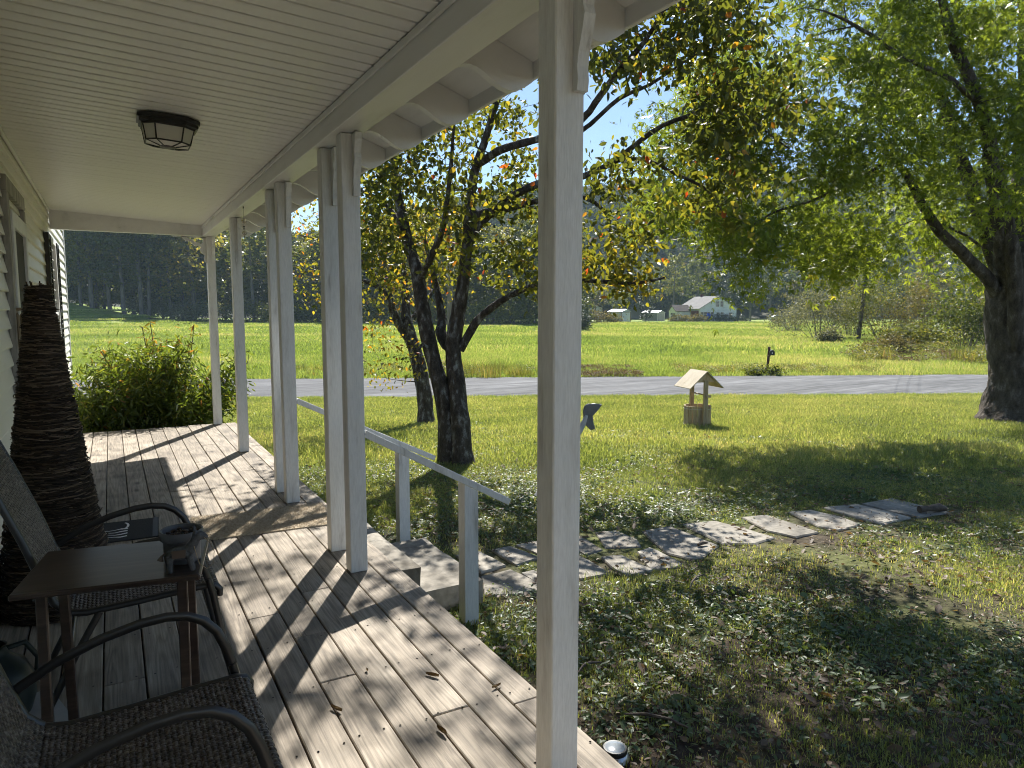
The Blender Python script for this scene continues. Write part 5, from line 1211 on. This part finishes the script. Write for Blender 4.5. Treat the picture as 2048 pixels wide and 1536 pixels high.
def bush(px, py, dd, rx, ry, h, n, lab, m_, lsz=(.09, .2), seed=1, name='bush', grp=None):
    p = at_depth(px, py, dd); z = ground_z(p.x, p.y); t = thing(name, lab, 'bush', (p.x, p.y, z), -YAW, grp); s_, f_ = bush_mesh(rx, ry, h, n, seed, lsz)
    link('stems', s_, mbark_f, t); tag(link('foliage', f_, m_, t), kind='stuff')
m_grey = leaf_mat('grey_green_leaf', [(0, (.05, .055, .035)), (.5, (.11, .12, .075)), (1, (.24, .24, .17))], .3, rough=.6, spec=.2, jitter=0)
m_brown = leaf_mat('faded_brush_leaf', [(0, (.055, .052, .025)), (.5, (.11, .10, .048)), (1, (.19, .165, .08))], .3, rough=.6, spec=.2, jitter=0)
m_oliv = leaf_mat('olive_brush_leaf', [(0, (.035, .045, .014)), (.5, (.08, .095, .025)), (1, (.17, .17, .05))], .4, rough=.6, spec=.2, jitter=0)
m_vine = leaf_mat('vine_leaf', [(0, (.03, .045, .012)), (.5, (.06, .085, .018)), (1, (.15, .16, .035))], .4, rough=.55, spec=.25, jitter=0)
bush(1640, 690, 66, 3.2, 2.6, 4.6, 5200, 'rounded grey-green bush left of the dark utility pole', m_grey, seed=1)
bush(1590, 660, 88, 2.6, 2.4, 3.4, 3600, 'pale bush at the left tip of the brush line', m_grey, seed=2)
bush(1700, 680, 74, 3.5, 2.6, 6.6, 4800, 'tall thin olive bush behind the dark utility pole', m_oliv, seed=3)
bush(1775, 690, 62, 3.4, 2.4, 5.6, 4800, 'tall hazy brush just right of the dark utility pole', m_oliv, seed=4)
bush(1850, 690, 58, 3.2, 2.4, 5.2, 4600, 'brownish tall brush behind the vine-covered mound', m_brown, seed=5)
bush(1925, 700, 49, 2.3, 2.0, 4.2, 5200, 'dark vine-covered mound beside the maple trunk', m_vine, seed=6)
bush(1985, 700, 52, 2.5, 2.0, 5.4, 4200, 'reddish brown brush behind the maple trunk', m_brown, seed=7)
bush(1840, 705, 45, 2.4, 1.5, 2.0, 4200, 'low tangled olive brush in front of the vine-covered mound', m_oliv, seed=8)
bush(1770, 712, 43, 1.6, 1.1, 1.2, 2600, 'low brown brush at the foot of the brush line', m_brown, (.07, .15), seed=9)
bush(1655, 690, 58, 1.0, .8, 1.3, 1500, 'small pale bush standing before the rounded grey-green bush', m_grey, seed=10)
bush(1166, 662, 92, 1.0, 1.0, 2.4, 1800, 'small dark bush in the field just right of the nearest post', m_dark, seed=11)
bush(1195, 645, 150, 4.2, 2.0, 2.6, 2600, 'low tan brush left of the white shed', m_brown, (.15, .35), seed=12)
bush(1360, 645, 163, 2.2, 1.2, 1.7, 1400, 'brown bush in front of the left wing of the farmhouse', m_brown, (.15, .3), seed=13)
bush(1393, 644, 166, 2.2, 1.2, 1.8, 1400, 'brown bush in front of the red porch of the farmhouse', m_brown, (.15, .3), seed=14)
bush(1440, 644, 170, 3.6, 1.2, 2.0, 1800, 'dark low bush along the front of the farmhouse', m_dark, (.15, .3), seed=15)
bush(1480, 643, 172, 1.6, 1.2, 1.5, 900, 'dark bush at the right corner of the farmhouse', m_dark, (.15, .3), seed=16)
bush(1528, 752, 29.0, .75, .4, .42, 800, 'weedy clump round the foot of the mailbox post', m_vine, (.05, .1), seed=17, name='weed_clump')
for q, px in enumerate((285, 320, 370, 420, 150, 200, 500, 560, 620, 690, 760, 830, 900, 980, 1040)):
    bush(px, 640, 158 + (8 if px < 330 else 0) - max(0, px - 400) * .05, 4.2, 2.4, 4.6, 1700, 'pale grey brush patch below the front row of the woods' if q < 4 else 'dark low brush patch below the front row of the woods', m_grey if q < 4 else m_wood, (.25, .5), 30 + q % 3, 'edge_brush', 'pale brush at the wood edge' if q < 4 else 'dark brush at the wood edge')

# ------------------------------------------------------------------ scattered ground cover and far forest (uncountable)
def scatter(name, sources, pts, rot, scl, var, label, mat_unused=None, cat='grass'):
    """one object: points carrying copies of small patches"""
    me = np_mesh(name, pts, np.zeros((0, 3), dtype=np.int32), {'rotz': rot, 'size': scl, 'kindno': var})
    o = link(name, me); tag(o, label, cat, kind='stuff')
    ng = bpy.data.node_groups.new(name + '_nodes', 'GeometryNodeTree')
    ng.interface.new_socket('Geometry', in_out='INPUT', socket_type='NodeSocketGeometry'); ng.interface.new_socket('Geometry', in_out='OUTPUT', socket_type='NodeSocketGeometry')
    N, L = ng.nodes, ng.links; gi, go = N.new('NodeGroupInput'), N.new('NodeGroupOutput'); jn = N.new('GeometryNodeJoinGeometry')
    def attr(n):
        a = N.new('GeometryNodeInputNamedAttribute'); a.data_type = 'FLOAT'; a.inputs['Name'].default_value = n; return a.outputs[0]
    cx = N.new('ShaderNodeCombineXYZ'); L.new(attr('rotz'), cx.inputs[2]); e2r = N.new('FunctionNodeEulerToRotation'); L.new(cx.outputs[0], e2r.inputs[0]); sz = attr('size'); kn = attr('kindno')
    for i, so in enumerate(sources):
        cp = N.new('FunctionNodeCompare'); cp.data_type = 'FLOAT'; cp.operation = 'EQUAL'; cp.inputs['Epsilon'].default_value = .25; L.new(kn, cp.inputs[0]); cp.inputs[1].default_value = float(i)
        oi = N.new('GeometryNodeObjectInfo'); oi.inputs['Object'].default_value = so; oi.inputs['As Instance'].default_value = True
        ip = N.new('GeometryNodeInstanceOnPoints'); L.new(gi.outputs[0], ip.inputs['Points']); L.new(cp.outputs[0], ip.inputs['Selection']); L.new(oi.outputs['Geometry'], ip.inputs['Instance'])
        L.new(e2r.outputs[0], ip.inputs['Rotation']); L.new(sz, ip.inputs['Scale']); L.new(ip.outputs[0], jn.inputs[0])
    L.new(jn.outputs[0], go.inputs[0]); md = o.modifiers.new('scatter', 'NODES'); md.node_group = ng
    return o
def src(name, me, m_):
    me.materials.append(m_); return bpy.data.objects.new(name, me)
def blades(n, half, h, w_, seed, bend=.6):
    rg = np.random.default_rng(seed); x = rg.uniform(-half, half, n); y = rg.uniform(-half, half, n); hh = rg.uniform(h[0], h[1], n); ww = rg.uniform(w_[0], w_[1], n); a = rg.uniform(0, 6.283, n); bd = rg.uniform(.1, bend, n) * hh
    ca, sa = np.cos(a), np.sin(a); V = np.zeros((n, 5, 3))
    V[:, 0] = np.c_[x - sa * ww, y + ca * ww, np.full(n, -.01)]; V[:, 1] = np.c_[x + sa * ww, y - ca * ww, np.full(n, -.01)]
    V[:, 2] = np.c_[x + sa * ww * .8 + ca * bd * .35, y - ca * ww * .8 + sa * bd * .35, hh * .6]; V[:, 3] = np.c_[x - sa * ww * .8 + ca * bd * .35, y + ca * ww * .8 + sa * bd * .35, hh * .6]
    V[:, 4] = np.c_[x + ca * bd, y + sa * bd, hh]
    i = np.arange(n)[:, None] * 5; F = np.vstack([i + np.array([0, 1, 2]), i + np.array([0, 2, 3]), i + np.array([3, 2, 4])])
    return np_mesh('blades', V.reshape(-1, 3), F, {'tint': np.repeat(np.clip(rg.normal(.5, .27, n), 0, 1), 5)})
def rosettes(n, half, size, seed, hz=(.01, .035), shape=OVATE, flat=.75, droop=.0, zs=.35):
    rg = np.random.default_rng(seed); P = np.c_[rg.uniform(-half, half, n), rg.uniform(-half, half, n), rg.uniform(*hz, n)]
    V, F, ti = leaf_cloud(P, rg.uniform(*size, n), np.clip(rg.normal(.5, .2, n), 0, 1), shape, OVF, droop, flat, rg, zs); return np_mesh('rosettes', V, F, {'tint': ti})
m_gr = leaf_mat('lawn_blade', [(0, (.075, .11, .04)), (.5, (.175, .22, .08)), (.85, (.26, .29, .13)), (1, (.36, .33, .20))], .48, rough=.45, jitter=.2, wn=.22, wscale=.45)
m_cl = leaf_mat('clover_leaf', [(0, (.05, .08, .034)), (.5, (.085, .13, .052)), (1, (.15, .19, .09))], .35, rough=.42, spec=.4, jitter=.2)
m_dl = leaf_mat('dead_leaf', [(0, (.045, .028, .016)), (.5, (.13, .085, .05)), (.85, (.24, .17, .10)), (1, (.34, .22, .05))], .2, rough=.6, jitter=.1)
m_fl = leaf_mat('field_blade', [(0, (.10, .15, .045)), (.5, (.165, .235, .07)), (.85, (.235, .285, .11)), (1, (.36, .33, .21))], .45, rough=.5, jitter=.25, wn=.34, wscale=.07)
m_wd = leaf_mat('weed_blade', [(0, (.05, .07, .02)), (.5, (.11, .13, .035)), (.8, (.20, .19, .07)), (1, (.22, .15, .09))], .4, rough=.5, jitter=.2)
lawn_src = [src('lawn_patch', blades(520, .3, (.012, .045), (.0011, .0028), 1, 1.3), m_gr), src('lawn_patch_tall', blades(480, .3, (.02, .065), (.0011, .003), 2, 1.2), m_gr), src('lawn_patch_mid', blades(620, .45, (.025, .085), (.002, .0045), 3, .9), m_gr)]
clov_src = [src('clover_patch', rosettes(170, .26, (.010, .036), 4), m_cl), src('broadleaf_patch', rosettes(80, .24, (.03, .06), 5, (.005, .03), OVATE, .7), m_cl)]
dead_src = [src('litter_patch', rosettes(8, .3, (.03, .085), 6, (.02, .045), OVATE, .72, 0, .22), m_dl), src('litter_fine', rosettes(44, .3, (.008, .04), 7, (.012, .04), OVATE, .65, 0, .25), m_dl)]
def inpoly(x, y, poly):
    c = False; n = len(poly)
    for i in range(n):
        (x0, y0), (x1, y1) = poly[i], poly[i - 1]
        if (y0 > y) != (y1 > y) and x < (x1 - x0) * (y - y0) / (y1 - y0) + x0: c = not c
    return c
def free(x, y, m=.0):
    if -.75 < x < EDGE + .05 + m and y < END + .08 + m: return False
    if x < -.5 and y < WEND + .3: return False
    if 1.2 < x < 2.1 and 3.85 < y < 5.35: return False
    return True
def in_view(x, y, pad=.06):
    s, t = st(x, y); return s > .8 and abs(t / s) < .7211 + pad + .6 / max(s, .5)
rg = np.random.default_rng(5)
def field_noise(x, y, f, o=0.): return mnoise.noise((x * f + o, y * f, o))
L_p, L_r, L_s, L_k = [], [], [], []; C_p, C_r, C_s, C_k = [], [], [], []; D_p, D_r, D_s, D_k = [], [], [], []
s = 1.2
while s < 21.8:
    stp = .21 if s < 9 else .34
    for t in np.arange(-.82 * s - 1, .82 * s + 1, stp):
        ss = s + rg.uniform(-.5, .5) * stp; tt = t + rg.uniform(-.5, .5) * stp; x, y = xy(ss, tt)
        if not in_view(x, y) or not free(x, y, .12) or ss > road_near(tt) - .15: continue
        onpav = any(inpoly(x, y, pl) for pl in PAVW); z = ground_z(x, y)
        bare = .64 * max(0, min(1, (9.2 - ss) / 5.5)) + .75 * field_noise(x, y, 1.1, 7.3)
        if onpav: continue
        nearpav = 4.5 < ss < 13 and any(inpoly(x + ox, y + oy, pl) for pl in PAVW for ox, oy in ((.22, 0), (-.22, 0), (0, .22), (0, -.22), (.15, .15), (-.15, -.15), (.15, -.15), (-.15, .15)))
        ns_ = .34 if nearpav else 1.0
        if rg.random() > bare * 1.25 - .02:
            L_p.append((x, y, z)); L_r.append(rg.uniform(0, 6.283)); L_s.append(rg.uniform(.7, 1.15) * ns_); L_k.append(2 if ss > 9 else (1 if field_noise(x, y, .8, 3) > .15 and bare < .25 else 0))
        cl = .48 + .9 * field_noise(x, y, .7, 1.7) - .045 * max(0, ss - 6)
        if rg.random() < cl: C_p.append((x, y, z + .004)); C_r.append(rg.uniform(0, 6.283)); C_s.append(rg.uniform(.75, 1.25) * (.4 if nearpav else 1)); C_k.append(0 if rg.random() < .62 else 1)
        if rg.random() < (.5 if ss < 7.5 else .34 if ss < 12 else .12): D_p.append((x, y, z + .003)); D_r.append(rg.uniform(0, 6.283)); D_s.append(rg.uniform(.7, 1.2)); D_k.append(1 if rg.random() < .5 else 0)
    s += stp * .92
scatter('lawn_grass', lawn_src, L_p, L_r, L_s, L_k, 'mown green lawn grass covering the yard')
scatter('clover', clov_src, C_p, C_r, C_s, C_k, 'low clover and broad-leaved weeds among the lawn', cat='clover')
scatter('leaf_litter', dead_src, D_p, D_r, D_s, D_k, 'small dead leaves strewn over the yard', cat='leaf litter')
# the hayfield
field_src = [src('field_patch', blades(700, .9, (.08, .26), (.004, .010), 11, .8), m_fl), src('field_patch_wide', blades(1500, 2.6, (.12, .34), (.010, .026), 12, .8), m_fl), src('field_patch_far', blades(1700, 5.0, (.15, .4), (.02, .055), 13, .8), m_fl), src('verge_patch', blades(500, .5, (.04, .16), (.003, .007), 14, .8), m_fl)]
P1, R1, S1, K1 = [], [], [], []
def addf(x, y, z, sc, k): P1.append((x, y, z)); R1.append(rg.uniform(0, 6.283)); S1.append(sc); K1.append(k)
s = 27.5
while s < 158:
    k, stp = (0, 1.05) if s < 45 else (1, 3.1) if s < 85 else (2, 6.0)
    for t in np.arange(-.80 * s, .80 * s, stp):
        ss, tt = s + rg.uniform(-.5, .5) * stp, t + rg.uniform(-.5, .5) * stp; x, y = xy(ss, tt)
        if ss < road_far(tt) + (.9 if k == 0 else 2.5) or not in_view(x, y, .08): continue
        if rg.random() < .93: addf(x, y, ground_z(x, y), rg.uniform(.75, 1.15) * (1.15 if ss < 36 and field_noise(x, y, .25, 2) > 0 else 1), k)
    s += stp * .9
for t in np.arange(-26, 26, .4):
    for off in (.3, .75):
        ss = road_far(t) + off + rg.uniform(-.15, .15); x, y = xy(ss, t); addf(x, y, ground_z(x, y), rg.uniform(.7, 1.2), 3)
    ss = road_near(t) - .25 + rg.uniform(-.15, .1); x, y = xy(ss, t); addf(x, y, ground_z(x, y), rg.uniform(.4, .7), 3)
scatter('field_grass', field_src, P1, R1, S1, K1, 'sunlit bright green grass of the open field across the road')
# tall weeds along the far verge
weed_src = [src('weed_patch', blades(160, .45, (.2, .75), (.004, .010), 15, .7), m_wd), src('weed_leafy', rosettes(420, .45, (.04, .09), 16, (.03, .55), OVATE, .3, .1), m_wd), src('dry_brush', rosettes(500, .6, (.05, .14), 17, (.02, .28), LANCE, .2, .0), m_dl)]
P1, R1, S1, K1 = [], [], [], []
for px in np.arange(560, 1075, 7):
    p = on_ground(px, rg.uniform(742, 756)); addf(p.x, p.y, ground_z(p.x, p.y), rg.uniform(.45, .95) * (1.1 if 880 < px < 1060 else .7), 0 if rg.random() < .55 else 1)
for px in np.arange(1350, 1760, 9):
    p = on_ground(px, rg.uniform(738, 750)); addf(p.x, p.y, ground_z(p.x, p.y), rg.uniform(.4, .8), 1 if rg.random() < .7 else 0)
for q in range(46):
    p = on_ground(rg.uniform(1150, 1262), rg.uniform(738, 754)); addf(p.x, p.y, ground_z(p.x, p.y), rg.uniform(.5, .9), 2)
for q in range(34):
    p = on_ground(rg.uniform(1700, 1975), rg.uniform(706, 732)); addf(p.x, p.y, ground_z(p.x, p.y), rg.uniform(.8, 1.6), int(rg.integers(0, 3)))
scatter('roadside_weeds', weed_src, P1, R1, S1, K1, 'tall ragged weeds and dry brush along the far side of the road', cat='weeds')
# deep woods behind the front row, and the forest on the hill
fsrc = []
for i in range(5):
    j = bpy.data.objects.new('wood_crown', FT[i][1].copy()); j.data.materials.clear(); j.data.materials.append(m_wood); fsrc.append(j)
P1, R1, S1, K1 = [], [], [], []
for k in range(330):
    px = rg.uniform(-40, 1160); dd = rg.uniform(178, 245) - max(0, px - 350) * .05; p = at_depth(px, 640, dd); addf(p.x, p.y, ground_z(p.x, p.y) - rg.uniform(0, 2), rg.uniform(.85, 1.15) * (1.2 if px < 480 else .95), int(rg.integers(0, 5)))
scatter('deep_woods', fsrc, P1, R1, S1, K1, 'deep shaded woods behind the front row of trees', cat='woods')
def hill_crown(seed, n=420):
    r_ = np.random.default_rng(seed); u = unit(r_.normal(size=(n, 3))); u[:, 2] = np.abs(u[:, 2]) * 1.25 - .25; P = u * r_.uniform(.75, 1.05, (n, 1)) * np.array([4.2, 4.2, 4.6]); P += 1.0 * np.sin(P[:, [1, 2, 0]] * 1.3 + seed); P[:, 2] += 6.5
    V, F, ti = leaf_cloud(P, r_.uniform(.8, 1.6, n), np.clip(r_.normal(.45, .16, n), 0, 1), DIAM, DIF, .1, .5, r_); return np_mesh('hill_crown', V, F, {'tint': ti})
hsrc = [src('hill_crown', hill_crown(i), m_sil) for i in range(4)]
P1, R1, S1, K1 = [], [], [], []
s = 226.
while s < 560:
    for t in np.arange(-.30 * s, .80 * s, 7.2):
        ss, tt = s + rg.uniform(-3.4, 3.4), t + rg.uniform(-3.4, 3.4); x, y = xy(ss, tt); addf(x, y, max(hill_z(ss, tt), -1.3) - .5, rg.uniform(.75, 1.35), int(rg.integers(0, 4)))
    s += 6.6
scatter('hill_forest', hsrc, P1, R1, S1, K1, 'dense forest covering the hill behind the farmhouse', cat='forest')

# ------------------------------------------------------------------ the air
hz = B(); hz.span(-900, 1250, -900, 1350, -4.5, 140)
hm = bpy.data.materials.new('pale_air'); hm.use_nodes = True; nt = hm.node_tree; nt.nodes.remove(nt.nodes['Principled BSDF'])
pv = nt.nodes.new('ShaderNodeVolumePrincipled'); pv.inputs['Color'].default_value = (.62, .80, 1.0, 1); pv.inputs['Density'].default_value = .00026; pv.inputs['Anisotropy'].default_value = .0
nt.links.new(pv.outputs[0], nt.nodes['Material Output'].inputs['Volume'])
tag(hz.obj('haze', hm), 'thin pale haze filling the valley air', 'haze', kind='stuff')
